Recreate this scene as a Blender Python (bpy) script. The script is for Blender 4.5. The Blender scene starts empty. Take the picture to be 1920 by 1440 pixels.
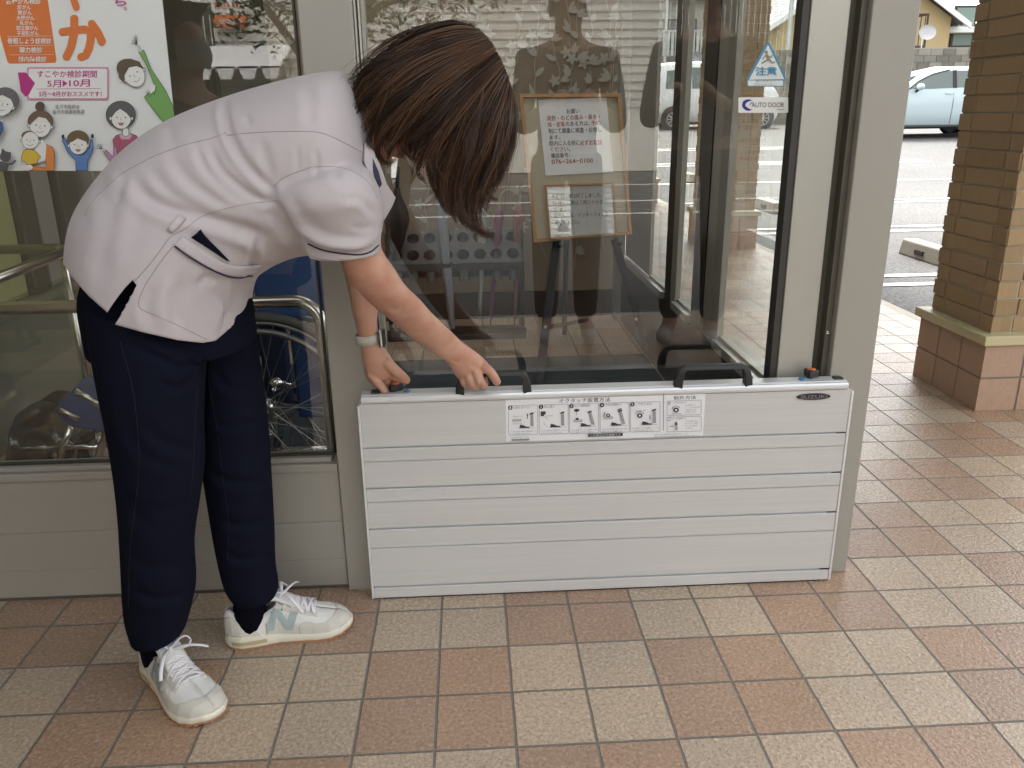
import bpy, bmesh, math, random
import numpy as np
from mathutils import Vector, Matrix, Euler, geometry
R = math.radians
random.seed(7)
rng = np.random.default_rng(11)
scn = bpy.context.scene
COL = scn.collection
# ---------------------------------------------------------------- camera
CAM_F = 1528.0
cam_d = bpy.data.cameras.new("camera")
cam_d.sensor_width = 36.0
cam_d.lens = CAM_F / 1920 * 36
cam_d.clip_start = 0.05
cam_d.clip_end = 800
cam = bpy.data.objects.new("camera", cam_d)
cam.location = (0.2423, -1.6617, 1.1112)
cam.rotation_euler = (1.24807, 0.0137, -0.05361)
COL.objects.link(cam)
scn.camera = cam
# ---------------------------------------------------------------- world, sun, exposure
SUN_EL, SUN_AZ = 58.0, 4.0      # azimuth measured from +Y clockwise
w = bpy.data.worlds.new("World"); scn.world = w; w.use_nodes = True
nt = w.node_tree; bg = nt.nodes["Background"]
sky = nt.nodes.new("ShaderNodeTexSky"); sky.sky_type = 'NISHITA'; sky.sun_disc = False
sky.sun_elevation = R(SUN_EL); sky.sun_rotation = R(SUN_AZ); sky.air_density = 1.0; sky.dust_density = 4.0; sky.ozone_density = 0.6
hs = nt.nodes.new('ShaderNodeHueSaturation'); hs.inputs['Saturation'].default_value = .12   # hazy, nearly white overcast sky
nt.links.new(sky.outputs[0], hs.inputs['Color']); nt.links.new(hs.outputs[0], bg.inputs[0]); bg.inputs[1].default_value = 0.15
sd = bpy.data.lights.new("sun", 'SUN'); sd.energy = 1.2; sd.angle = R(20); sd.color = (1, .94, .86)
sun = bpy.data.objects.new("sun", sd); COL.objects.link(sun)
el, az = R(SUN_EL), R(SUN_AZ)
sdir = Vector((math.sin(az)*math.cos(el), math.cos(az)*math.cos(el), math.sin(el)))
sun.rotation_euler = sdir.to_track_quat('Z', 'Y').to_euler(); sun.location = sdir*30
scn.view_settings.view_transform = 'Standard'; scn.view_settings.look = 'None'
scn.view_settings.exposure = 2.3; scn.view_settings.gamma = 1.0
scn.cycles.max_bounces = 10; scn.cycles.transparent_max_bounces = 24; scn.cycles.diffuse_bounces = 5
scn.cycles.caustics_reflective = False; scn.cycles.caustics_refractive = False
scn.cycles.use_denoising = True

# ---------------------------------------------------------------- helpers
CM = Euler((1.24807, 0.0137, -0.05361)).to_matrix(); CO = Vector(cam.location)
def ray(px, py): return CM @ Vector(((px-960)/CAM_F, -(py-720)/CAM_F, -1.0))
def at(px, py, Y=None, X=None, Z=None):
    d = ray(px, py)
    if Y is not None: t = (Y-CO.y)/d.y
    elif X is not None: t = (X-CO.x)/d.x
    else: t = (Z-CO.z)/d.z
    return CO + d*t
def atp(px, py, p, n):
    d = ray(px, py); return CO + d*((Vector(p)-CO).dot(n)/d.dot(n))

def link(ob): COL.objects.link(ob); return ob
def tag(o, label=None, cat=None, group=None, kind=None):
    if label: o['label'] = label
    if cat: o['category'] = cat
    if group: o['group'] = group
    if kind: o['kind'] = kind
    return o
def empty(name, loc=(0, 0, 0), rz=0, label=None, cat=None, group=None):
    o = bpy.data.objects.new(name, None); o.empty_display_size = .1
    o.location = loc; o.rotation_euler = (0, 0, rz); link(o); tag(o, label, cat, group); return o

class MB:
    """collects geometry (world or local coordinates) for ONE mesh object"""
    def __init__(s): s.v = []; s.f = []; s.m = []; s.mats = []
    def mi(s, mat):
        if mat is None: return 0
        if mat not in s.mats: s.mats.append(mat)
        return s.mats.index(mat)
    def add(s, vs, fs, mat=None):
        b = len(s.v); k = s.mi(mat)
        s.v += [tuple(v) for v in vs]
        for f in fs: s.f.append(tuple(b+i for i in f)); s.m.append(k)
    def box(s, x0, x1, y0, y1, z0, z1, mat=None, M=None, bev=0):
        if bev:
            bm = bmesh.new(); bmesh.ops.create_cube(bm, size=1)
            for v in bm.verts: v.co = Vector(((x0+x1)/2+v.co.x*(x1-x0), (y0+y1)/2+v.co.y*(y1-y0), (z0+z1)/2+v.co.z*(z1-z0)))
            bmesh.ops.bevel(bm, geom=bm.edges[:], offset=bev, segments=2, affect='EDGES', profile=.5)
            s.bm(bm, mat, M); return
        vs = [Vector((x, y, z)) for z in (z0, z1) for y in (y0, y1) for x in (x0, x1)]
        if M: vs = [M @ v for v in vs]
        s.add(vs, [(0, 2, 3, 1), (4, 5, 7, 6), (0, 1, 5, 4), (2, 6, 7, 3), (1, 3, 7, 5), (0, 4, 6, 2)], mat)
    def bm(s, bm, mat=None, M=None):
        bm.verts.ensure_lookup_table(); bm.verts.index_update()
        s.add([(M @ v.co) if M else v.co for v in bm.verts], [[v.index for v in f.verts] for f in bm.faces], mat); bm.free()
    def tube(s, pts, r, n=8, mat=None, cap=True, flat=1.0):
        pts = [Vector(p) for p in pts]; rs = r if isinstance(r, (list, tuple)) else [r]*len(pts)
        rings = []; up = None
        for i, p in enumerate(pts):
            t = (pts[min(i+1, len(pts)-1)]-pts[max(i-1, 0)]).normalized()
            if up is None:
                a = Vector((0, 0, 1)) if abs(t.z) < .9 else Vector((1, 0, 0)); up = t.cross(a).normalized()
            u = (up - t*up.dot(t)).normalized(); up = u; v = t.cross(u)
            rings.append([p+(u*math.cos(2*math.pi*k/n)+v*math.sin(2*math.pi*k/n)*flat)*rs[i] for k in range(n)])
        vs = [q for ring in rings for q in ring]; fs = []
        for i in range(len(rings)-1):
            for k in range(n): fs.append((i*n+k, i*n+(k+1) % n, (i+1)*n+(k+1) % n, (i+1)*n+k))
        if cap: fs.append(tuple(range(n))[::-1]); fs.append(tuple((len(rings)-1)*n+k for k in range(n)))
        s.add(vs, fs, mat)
    def cyl(s, p, q, r, n=16, mat=None, r2=None): s.tube([p, q], [r, r if r2 is None else r2], n, mat)
    def lathe(s, prof, o=(0, 0, 0), axis='Z', n=24, mat=None):
        o = Vector(o); vs = []
        for r_, h in prof:
            for k in range(n):
                a = 2*math.pi*k/n; c, s_ = r_*math.cos(a), r_*math.sin(a)
                vs.append(o+Vector((c, s_, h) if axis == 'Z' else ((c, h, s_) if axis == 'Y' else (h, c, s_))))
        fs = [(i*n+k, i*n+(k+1) % n, (i+1)*n+(k+1) % n, (i+1)*n+k) for i in range(len(prof)-1) for k in range(n)]
        s.add(vs, fs, mat)
    def prism(s, poly, a, b, mat=None):
        """poly: list of 3D points (planar); extruded from +a to +b vectors"""
        a, b = Vector(a), Vector(b); n = len(poly); P = [Vector(p) for p in poly]
        s.add([p+a for p in P]+[p+b for p in P], [tuple(range(n)), tuple(range(2*n-1, n-1, -1))]+[(i, i+n, (i+1) % n+n, (i+1) % n) for i in range(n)], mat)
    def grid(s, G, mat=None, closed=False, caps=False):
        """G: rows of points"""
        r_, c_ = len(G), len(G[0]); fs = []
        for i in range(r_-1):
            for j in range(c_ if closed else c_-1): fs.append((i*c_+j, i*c_+(j+1) % c_, (i+1)*c_+(j+1) % c_, (i+1)*c_+j))
        if caps: fs.append(tuple(range(c_))[::-1]); fs.append(tuple((r_-1)*c_+j for j in range(c_)))
        s.add([p for row in G for p in row], fs, mat)
    def build(s, name, mat=None, parent=None, smooth=False, angle=None, fix=True):
        me = bpy.data.meshes.new(name); me.from_pydata(s.v, [], s.f)
        if s.mats:
            for m_ in s.mats: me.materials.append(m_)
            me.polygons.foreach_set('material_index', s.m)
        elif mat: me.materials.append(mat)
        if fix:
            bm = bmesh.new(); bm.from_mesh(me); bmesh.ops.recalc_face_normals(bm, faces=bm.faces); bm.to_mesh(me); bm.free()
        if smooth or angle: me.polygons.foreach_set('use_smooth', [True]*len(me.polygons))
        if angle: me.set_sharp_from_angle(angle=R(angle))
        o = bpy.data.objects.new(name, me); link(o)
        if parent: o.parent = parent
        return o

def mesh_np(name, V, F, mat=None, parent=None, smooth=True):
    me = bpy.data.meshes.new(name)
    V = np.asarray(V, dtype=np.float32); F = np.asarray(F, dtype=np.int32); k = F.shape[1]
    me.vertices.add(len(V)); me.vertices.foreach_set('co', V.ravel())
    me.loops.add(F.size); me.loops.foreach_set('vertex_index', F.ravel())
    me.polygons.add(len(F)); me.polygons.foreach_set('loop_start', np.arange(0, F.size, k, dtype=np.int32))
    me.update(calc_edges=True); me.validate()
    if smooth: me.polygons.foreach_set('use_smooth', np.ones(len(me.polygons), bool))
    if mat: me.materials.append(mat)
    o = bpy.data.objects.new(name, me); link(o)
    if parent: o.parent = parent
    return o

# ---- materials
def mat(name, col, rough=.5, metal=0, spec=.5, bump=0, bscale=200, var=0, vscale=6, stretch=None, coat=0, sheen=0):
    m = bpy.data.materials.new(name); m.use_nodes = True; t = m.node_tree; b = t.nodes['Principled BSDF']
    b.inputs['Base Color'].default_value = (*col, 1); b.inputs['Roughness'].default_value = rough
    b.inputs['Metallic'].default_value = metal; b.inputs['Specular IOR Level'].default_value = spec
    b.inputs['Coat Weight'].default_value = coat; b.inputs['Sheen Weight'].default_value = sheen
    tc = t.nodes.new('ShaderNodeTexCoord'); src = tc.outputs['Object']
    if stretch:
        mp = t.nodes.new('ShaderNodeMapping'); mp.inputs['Scale'].default_value = stretch; t.links.new(src, mp.inputs[0]); src = mp.outputs[0]
    if var:
        n = t.nodes.new('ShaderNodeTexNoise'); n.inputs['Scale'].default_value = vscale; n.inputs['Detail'].default_value = 8; n.inputs['Roughness'].default_value = .65
        t.links.new(src, n.inputs['Vector'])
        mx = t.nodes.new('ShaderNodeMixRGB'); mx.inputs[1].default_value = (*[c*(1-var) for c in col], 1); mx.inputs[2].default_value = (*[min(1, c*(1+var)) for c in col], 1)
        t.links.new(n.outputs['Fac'], mx.inputs[0]); t.links.new(mx.outputs[0], b.inputs['Base Color'])
    if bump:
        n = t.nodes.new('ShaderNodeTexNoise'); n.inputs['Scale'].default_value = bscale; n.inputs['Detail'].default_value = 5
        t.links.new(src, n.inputs['Vector']); bp = t.nodes.new('ShaderNodeBump'); bp.inputs['Strength'].default_value = bump; bp.inputs['Distance'].default_value = .002
        t.links.new(n.outputs['Fac'], bp.inputs['Height']); t.links.new(bp.outputs[0], b.inputs['Normal'])
    return m
_flat = {}
def fm(c, rough=.6):
    k = (tuple(c), rough)
    if k not in _flat: _flat[k] = mat('print_ink', c, rough)
    return _flat[k]
def sr(r_, g, b): return tuple(((x/255)/12.92 if x/255 <= .04045 else ((x/255+.055)/1.055)**2.4) for x in (r_, g, b))
def glass(name, refl=.08, tint=(.98, .98, .97)):
    m = bpy.data.materials.new(name); m.use_nodes = True; t = m.node_tree; t.nodes.clear()
    o = t.nodes.new('ShaderNodeOutputMaterial'); tr = t.nodes.new('ShaderNodeBsdfTransparent'); tr.inputs[0].default_value = (*tint, 1)
    g = t.nodes.new('ShaderNodeBsdfGlossy'); g.inputs['Roughness'].default_value = 0.0; g.inputs[0].default_value = (1, 1, 1, 1)
    ge = t.nodes.new('ShaderNodeNewGeometry'); dt = t.nodes.new('ShaderNodeVectorMath'); dt.operation = 'DOT_PRODUCT'; t.links.new(ge.outputs['Incoming'], dt.inputs[0]); t.links.new(ge.outputs['Normal'], dt.inputs[1])
    def M(op, a_, b_):
        n = t.nodes.new('ShaderNodeMath'); n.operation = op
        for i, q in enumerate((a_, b_)):
            if isinstance(q, (int, float)): n.inputs[i].default_value = q
            else: t.links.new(q, n.inputs[i])
        return n.outputs[0]
    f = M('ADD', M('MULTIPLY', M('POWER', M('SUBTRACT', 1.0, M('ABSOLUTE', dt.outputs['Value'], 0)), 5.0), .9), .038+refl)
    mx = t.nodes.new('ShaderNodeMixShader'); t.links.new(f, mx.inputs[0])
    t.links.new(tr.outputs[0], mx.inputs[1]); t.links.new(g.outputs[0], mx.inputs[2]); t.links.new(mx.outputs[0], o.inputs[0]); return m

# ---- flat printed artwork on a plane: everything given in photograph pixels, mapped to that plane
class Art:
    def __init__(s, fn, toward): s.fn = fn; s.t = Vector(toward).normalized(); s.mb = MB(); s.k = 0; s.step = .00025
    def P(s, x, y): return s.fn(x, y)+s.t*(s.step*s.k)
    def poly(s, pts, col):
        s.k += 1; P = [s.P(*p) for p in pts]
        tris = geometry.tessellate_polygon([[Vector((p[0], p[1], 0)) for p in pts]])
        s.mb.add(P, tris, fm(col))
    def ell(s, cx, cy, rx, ry, col, rot=0, n=28, a0=0, a1=360):
        c, q = math.cos(R(rot)), math.sin(R(rot)); L = []
        for i in range(n):
            a = R(a0+(a1-a0)*i/(n-1 if a1-a0 < 360 else n)); x, y = rx*math.cos(a), ry*math.sin(a); L.append((cx+x*c-y*q, cy+x*q+y*c))
        s.poly(L, col)
    def ring(s, cx, cy, rx, ry, w, col, a0=0, a1=360, rot=0):
        n = 24; c, q = math.cos(R(rot)), math.sin(R(rot)); L = []
        for i in range(n+1):
            a = R(a0+(a1-a0)*i/n); x, y = rx*math.cos(a), ry*math.sin(a); L.append((cx+x*c-y*q, cy+x*q+y*c))
        s.line(L, w, col)
    def line(s, pts, w, col):
        s.k += 1; n = len(pts); A = []; B = []
        for i, p in enumerate(pts):
            a = pts[max(0, i-1)]; b = pts[min(n-1, i+1)]; dx, dy = b[0]-a[0], b[1]-a[1]; l = math.hypot(dx, dy) or 1
            A.append(s.P(p[0]-dy/l*w/2, p[1]+dx/l*w/2)); B.append(s.P(p[0]+dy/l*w/2, p[1]-dx/l*w/2))
        s.mb.add(A+B, [(i, i+1, n+i+1, n+i) for i in range(n-1)], fm(col))
    def rrect(s, x0, y0, x1, y1, w, col, r=4, skew=0):
        L = []
        for cx, cy, a in ((x1-r, y0+r, -90), (x1-r, y1-r, 0), (x0+r, y1-r, 90), (x0+r, y0+r, 180)):
            for j in range(4): L.append((cx+r*math.cos(R(a+30*j)), cy+r*math.sin(R(a+30*j))))
        L = [(x, y+skew*(x-x0)) for x, y in L]
        if w: s.line(L+[L[0], L[1]], w, col)
        else: s.poly(L, col)
    def text(s, txt, x0, y0, x1, h, col, slope=0, shear=0, bold=0, mirror=False):
        """x0..x1 width, y0 top, h height in px; slope = dy/dx"""
        V, F = text_geo(txt, bold); s.k += 1
        mn, mx_ = V.min(0), V.max(0); W = (mx_[0]-mn[0]) or 1; H = (mx_[1]-mn[1]) or 1
        P = []
        for x, y in V:
            u = (x-mn[0])/W; u = 1-u if mirror else u; v = (mx_[1]-y)/H
            P.append(s.P(x0+u*(x1-x0)+shear*v*h, y0+v*h+slope*u*(x1-x0)))
        s.mb.add(P, F, fm(col))
    def build(s, name, parent=None): return s.mb.build(name, None, parent, fix=False)
_tg = {}
def text_geo(txt, bold=0):
    k = (txt, bold)
    if k in _tg: return _tg[k]
    c = bpy.data.curves.new('lettering', 'FONT'); c.body = txt; c.size = 1; c.resolution_u = 3; c.offset = bold; c.fill_mode = 'BOTH'
    o = bpy.data.objects.new('lettering', c); COL.objects.link(o)
    me = bpy.data.meshes.new_from_object(o.evaluated_get(bpy.context.evaluated_depsgraph_get()))
    V = np.array([v.co[:2] for v in me.vertices]).reshape(-1, 2); F = [tuple(p.vertices) for p in me.polygons]
    bpy.data.objects.remove(o); bpy.data.curves.remove(c); bpy.data.meshes.remove(me)
    if len(V) == 0: V = np.array([[0, 0], [1, 0], [1, 1.]]); F = []
    _tg[k] = (V, F); return _tg[k]

# ---------------------------------------------------------------- materials of the place
def tile_material(dark=1.0):
    m = bpy.data.materials.new('floor_tiles'); m.use_nodes = True; t = m.node_tree; L = t.links.new; N = t.nodes.new
    b = t.nodes['Principled BSDF']; tc = N('ShaderNodeTexCoord'); sx = N('ShaderNodeSeparateXYZ'); L(tc.outputs['Object'], sx.inputs[0])
    def M(op, a, bb=None, c=None):
        n = N('ShaderNodeMath'); n.operation = op
        for i, q in enumerate((a, bb, c)):
            if q is None: continue
            if isinstance(q, (int, float)): n.inputs[i].default_value = q
            else: L(q, n.inputs[i])
        return n.outputs[0]
    # slightly wobbly joints
    nz = N('ShaderNodeTexNoise'); nz.inputs['Scale'].default_value = 25; L(tc.outputs['Object'], nz.inputs[0])
    wob = M('MULTIPLY', M('SUBTRACT', nz.outputs['Fac'], .5), .012)
    u = M('ADD', M('DIVIDE', sx.outputs[0], .15), wob); v = M('ADD', M('DIVIDE', sx.outputs[1], .15), wob)
    fu, fv = M('FRACT', u), M('FRACT', v); iu, iv = M('FLOOR', u), M('FLOOR', v)
    du = M('MINIMUM', fu, M('SUBTRACT', 1, fu)); dv = M('MINIMUM', fv, M('SUBTRACT', 1, fv)); d = M('MINIMUM', du, dv)
    mr = N('ShaderNodeMapRange'); mr.inputs['From Min'].default_value = .012; mr.inputs['From Max'].default_value = .021; L(d, mr.inputs[0]); face = mr.outputs[0]
    par = M('MODULO', M('ADD', M('FLOOR', M('DIVIDE', iu, 2)), M('ADD', M('FLOOR', M('DIVIDE', M('ADD', iv, 1), 2)), 1000)), 2)
    par = M('ABSOLUTE', par)
    wn = N('ShaderNodeTexWhiteNoise'); cb = N('ShaderNodeCombineXYZ'); L(iu, cb.inputs[0]); L(iv, cb.inputs[1]); L(cb.outputs[0], wn.inputs[0])
    mx = N('ShaderNodeMixRGB'); L(par, mx.inputs[0]); mx.inputs[1].default_value = (.535, .425, .315, 1); mx.inputs[2].default_value = (.44, .30, .21, 1)
    hv = N('ShaderNodeHueSaturation'); L(mx.outputs[0], hv.inputs['Color']); L(M('MULTIPLY_ADD', wn.outputs[0], .12, .94), hv.inputs['Value']); L(M('MULTIPLY_ADD', wn.outputs[0], .12, .94), hv.inputs['Saturation'])
    # mottling and dark specks
    n1 = N('ShaderNodeTexNoise'); n1.inputs['Scale'].default_value = 130; n1.inputs['Detail'].default_value = 8; n1.inputs['Roughness'].default_value = .7; L(tc.outputs['Object'], n1.inputs[0])
    m1 = N('ShaderNodeMixRGB'); m1.blend_type = 'MULTIPLY'; m1.inputs[0].default_value = 1; L(hv.outputs[0], m1.inputs[1])
    r1 = N('ShaderNodeMapRange'); r1.inputs['From Min'].default_value = .3; r1.inputs['From Max'].default_value = .7; r1.inputs['To Min'].default_value = .70; r1.inputs['To Max'].default_value = 1.22; L(n1.outputs['Fac'], r1.inputs[0]); L(r1.outputs[0], m1.inputs[2])
    n2 = N('ShaderNodeTexNoise'); n2.inputs['Scale'].default_value = 260; n2.inputs['Detail'].default_value = 2; L(tc.outputs['Object'], n2.inputs[0])
    r2 = N('ShaderNodeMapRange'); r2.inputs['From Min'].default_value = .585; r2.inputs['From Max'].default_value = .64; L(n2.outputs['Fac'], r2.inputs[0])
    m2 = N('ShaderNodeMixRGB'); L(M('MULTIPLY', r2.outputs[0], .75), m2.inputs[0]); L(m1.outputs[0], m2.inputs[1]); m2.inputs[2].default_value = (.12, .08, .05, 1)
    # broad grime
    n3 = N('ShaderNodeTexNoise'); n3.inputs['Scale'].default_value = 1.7; n3.inputs['Detail'].default_value = 5; L(tc.outputs['Object'], n3.inputs[0])
    m3 = N('ShaderNodeMixRGB'); m3.blend_type = 'MULTIPLY'; m3.inputs[0].default_value = 1; r3 = N('ShaderNodeMapRange'); r3.inputs['From Min'].default_value = .3; r3.inputs['From Max'].default_value = .7; r3.inputs['To Min'].default_value = .82; r3.inputs['To Max'].default_value = 1.05; L(n3.outputs['Fac'], r3.inputs[0]); L(m2.outputs[0], m3.inputs[1]); L(r3.outputs[0], m3.inputs[2])
    mg = N('ShaderNodeMixRGB'); L(face, mg.inputs[0]); ng = N('ShaderNodeMixRGB'); L(n1.outputs['Fac'], ng.inputs[0]); ng.inputs[1].default_value = (.10, .09, .075, 1); ng.inputs[2].default_value = (.27, .25, .215, 1)
    L(ng.outputs[0], mg.inputs[1]); L(m3.outputs[0], mg.inputs[2]); L(mg.outputs[0], b.inputs['Base Color'])
    rr = N('ShaderNodeMapRange'); rr.inputs['To Min'].default_value = .85; rr.inputs['To Max'].default_value = .22; L(face, rr.inputs[0]); L(M('ADD', rr.outputs[0], M('MULTIPLY', n1.outputs['Fac'], .1)), b.inputs['Roughness'])
    # relief: stone-like face and sunk joint
    n4 = N('ShaderNodeTexNoise'); n4.inputs['Scale'].default_value = 110; n4.inputs['Detail'].default_value = 6; n4.inputs['Roughness'].default_value = .6; L(tc.outputs['Object'], n4.inputs[0])
    hgt = M('ADD', M('MULTIPLY', face, 1.0), M('MULTIPLY', n4.outputs['Fac'], .8))
    bp = N('ShaderNodeBump'); bp.inputs['Strength'].default_value = .8; bp.inputs['Distance'].default_value = .0046; L(hgt, bp.inputs['Height']); L(bp.outputs[0], b.inputs['Normal'])
    return m
M_TILE = tile_material()
M_ASPH = bpy.data.materials.new('asphalt'); M_ASPH.use_nodes = True
def _asph(m, c0=.035, c1=.24):
    t = m.node_tree; b = t.nodes['Principled BSDF']; N = t.nodes.new; L = t.links.new
    tc = N('ShaderNodeTexCoord'); n = N('ShaderNodeTexNoise'); n.inputs['Scale'].default_value = 42; n.inputs['Detail'].default_value = 6; n.inputs['Roughness'].default_value = .85; L(tc.outputs['Object'], n.inputs[0])
    cr = N('ShaderNodeValToRGB'); cr.color_ramp.elements[0].position = .38; cr.color_ramp.elements[0].color = (c0, c0, c0*.98, 1); cr.color_ramp.elements[1].position = .62; cr.color_ramp.elements[1].color = (c1, c1*.99, c1*.95, 1)
    L(n.outputs['Fac'], cr.inputs[0]); n2 = N('ShaderNodeTexNoise'); n2.inputs['Scale'].default_value = .6; n2.inputs['Detail'].default_value = 4; L(tc.outputs['Object'], n2.inputs[0])
    mx = N('ShaderNodeMixRGB'); mx.blend_type = 'MULTIPLY'; mx.inputs[0].default_value = .5; L(cr.outputs[0], mx.inputs[1]); L(n2.outputs['Fac'], mx.inputs[2]); L(mx.outputs[0], b.inputs['Base Color'])
    b.inputs['Roughness'].default_value = .85; bp = N('ShaderNodeBump'); bp.inputs['Distance'].default_value = .006; bp.inputs['Strength'].default_value = .6; L(n.outputs['Fac'], bp.inputs['Height']); L(bp.outputs[0], b.inputs['Normal'])
_asph(M_ASPH, .03, .22)
M_LINE = mat('white_road_paint', (.75, .75, .73), .7, var=.15, vscale=30, bump=.4)
M_CONC = mat('concrete', (.36, .34, .29), .85, var=.2, vscale=14, bump=.5, bscale=120)
M_KERB = mat('kerb_concrete', (.42, .39, .33), .8, var=.15, vscale=12, bump=.4)
M_ALU = mat('champagne_aluminium', (.315, .298, .26), .42, metal=.0, spec=.6, var=.06, vscale=3, bump=.06, bscale=500)
M_ALU2 = mat('frame_aluminium_light', (.42, .405, .36), .35, metal=.35, var=.05, vscale=4)
M_ALUD = mat('bronze_gasket', (.035, .033, .028), .5)
M_SILL = mat('silver_sill', (.62, .63, .63), .3, metal=.6)
M_DARK = mat('dark_kick_panel', (.018, .015, .012), .35, var=.3, vscale=20)
M_PNL = mat('panel_anodised', (.55, .545, .535), .36, metal=.0, var=.13, vscale=1.0, stretch=(1.2, 1, 160), bump=.05, bscale=1)
M_PNLE = mat('panel_edge_silver', (.74, .76, .78), .30, metal=.35)
M_CHR = mat('chrome', (.8, .8, .8), .12, metal=1.0)
M_STEEL = mat('brushed_steel', (.62, .6, .55), .25, metal=1.0)
M_BLK = mat('black_plastic', (.012, .012, .013), .42, bump=.08, bscale=900)
M_BLKM = mat('black_metal', (.014, .014, .015), .35, var=.2)
M_GLASS = glass('window_glass', .012, (.975, .975, .96))
M_GLASS2 = glass('side_glass', -.02, (.95, .97, .96))
def wall_brick(name, c, v=.12):
    return mat(name, c, .7, var=v, vscale=9, bump=.9, bscale=60, stretch=(1, 1, 1))
M_BR = [mat('brick_face', (.34*k, .235*k, .125*k*q), .75, var=.16, vscale=25, bump=.9, bscale=40, stretch=(3, 3, .6)) for k, q in ((1, 1), (.88, .98), (1.06, 1.02), (.95, 1.08))]
M_MORT = mat('mortar', (.42, .39, .31), .9, var=.1, vscale=30)
M_TRIM = mat('cream_trim', (.50, .45, .27), .5, var=.08, vscale=12)
M_BT = mat('base_tile_terracotta', (.40, .27, .19), .6, var=.16, vscale=40, bump=.7, bscale=90)

# ---------------------------------------------------------------- ground
gm = MB()
xs = [-60, -30, -12, -4, 0, 2.9, 5, 8, 12, 18, 28, 60, 160]; ys = [-60, -30, -14, -8, -2.9, 0, 3, 6, 9, 11, 13, 15, 18, 22, 30, 60, 250]
def gz(x, y):
    return float(np.interp(y, [10.5, 17.2, 30, 60], [-.02, .40, .80, .85]))
gm.grid([[(x, y, gz(x, y)) for x in xs] for y in ys])
g = gm.build('parking_ground', M_ASPH, smooth=True); tag(g, kind='structure')
fl = MB(); fl.box(-6, 2.66, -2.55, 9.1, -.2, 0); o = fl.build('entrance_floor', M_TILE); tag(o, kind='structure')
kb = MB(); kb.box(2.663, 2.74, -2.64, 9.2, -.2, -.004, bev=.006); kb.box(-6, 2.66, -2.64, -2.553, -.2, -.004, bev=.006); o = kb.build('kerb', M_KERB); tag(o, kind='structure')
ln = MB()
def stripe(x0, x1, y0, y1, n=10):
    for i in range(n):
        a, b = x0+(x1-x0)*i/n, x0+(x1-x0)*(i+1)/n
        ln.add([(a, y0, gz(a, y0)+.006), (b, y0, gz(b, y0)+.006), (b, y1, gz(b, y1)+.006), (a, y1, gz(a, y1)+.006)], [(0, 1, 2, 3)])
for yc in (3.70, 6.1, 8.5, 10.9, 13.3, 15.7):
    stripe(2.95, 8.6, yc-.20, yc-.11); stripe(2.95, 8.6, yc+.10, yc+.19)
stripe(2.95, 3.04, -6, 2.8, 2)
for yc in (-7.45, -8.8, -11.2): stripe(-7, 7, yc-.06, yc+.06)
stripe(12, 30, 10.6, 10.75); stripe(12, 30, 13.8, 13.95)
o = ln.build('road_markings', M_LINE); tag(o, kind='structure')

# wheel stops
def wheel_stop(x, y, label, src=None):
    if src is None:
        t = empty('wheel_stop', (x, y, gz(x, y)), 0, label, 'wheel stop', 'concrete wheel stops in the parking lot')
        m = MB(); prof = [(-.085, 0), (.085, 0), (.06, .12), (-.06, .12)]
        m.prism([(px_, -.3, pz) for px_, pz in prof], (0, 0, 0), (0, .6, 0)); b = m.build('block', M_CONC, t)
        bv = b.modifiers.new('b', 'BEVEL'); bv.width = .012; bv.segments = 2
        m2 = MB(); m2.box(-.086, -.07, -.06, .06, .035, .07); m2.build('reflector', M_DARK, b); return t
    r_ = src.copy(); link(r_); r_.location = (x, y, gz(x, y)); tag(r_, label)
    for ch in src.children:
        c = ch.copy(); link(c); c.parent = r_
        for gch in ch.children: d = gch.copy(); link(d); d.parent = c
    return r_
ws = wheel_stop(3.78, 4.45, 'worn concrete wheel stop seen between door post and near brick pillar')
wheel_stop(3.72, 7.75, 'pale concrete wheel stop seen through the door glass beside the far brick pillar', ws)
wheel_stop(4.0, 6.9, 'concrete wheel stop cut off by the dark edge of the door stile', ws)
wheel_stop(3.72, 11.4, 'small concrete wheel stop seen through the narrow side window', ws)

# ---------------------------------------------------------------- portico roof
rf = MB(); rf.box(-7, 3.3, -1.05, .24, 2.75, 3.1); rf.box(1.16, 3.3, .241, 10.0, 2.75, 3.1); o = rf.build('portico_roof', mat('soffit_paint', (.55, .52, .46), .7, var=.05)); tag(o, 'pale flat portico roof over the tiled entrance', 'roof')

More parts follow.
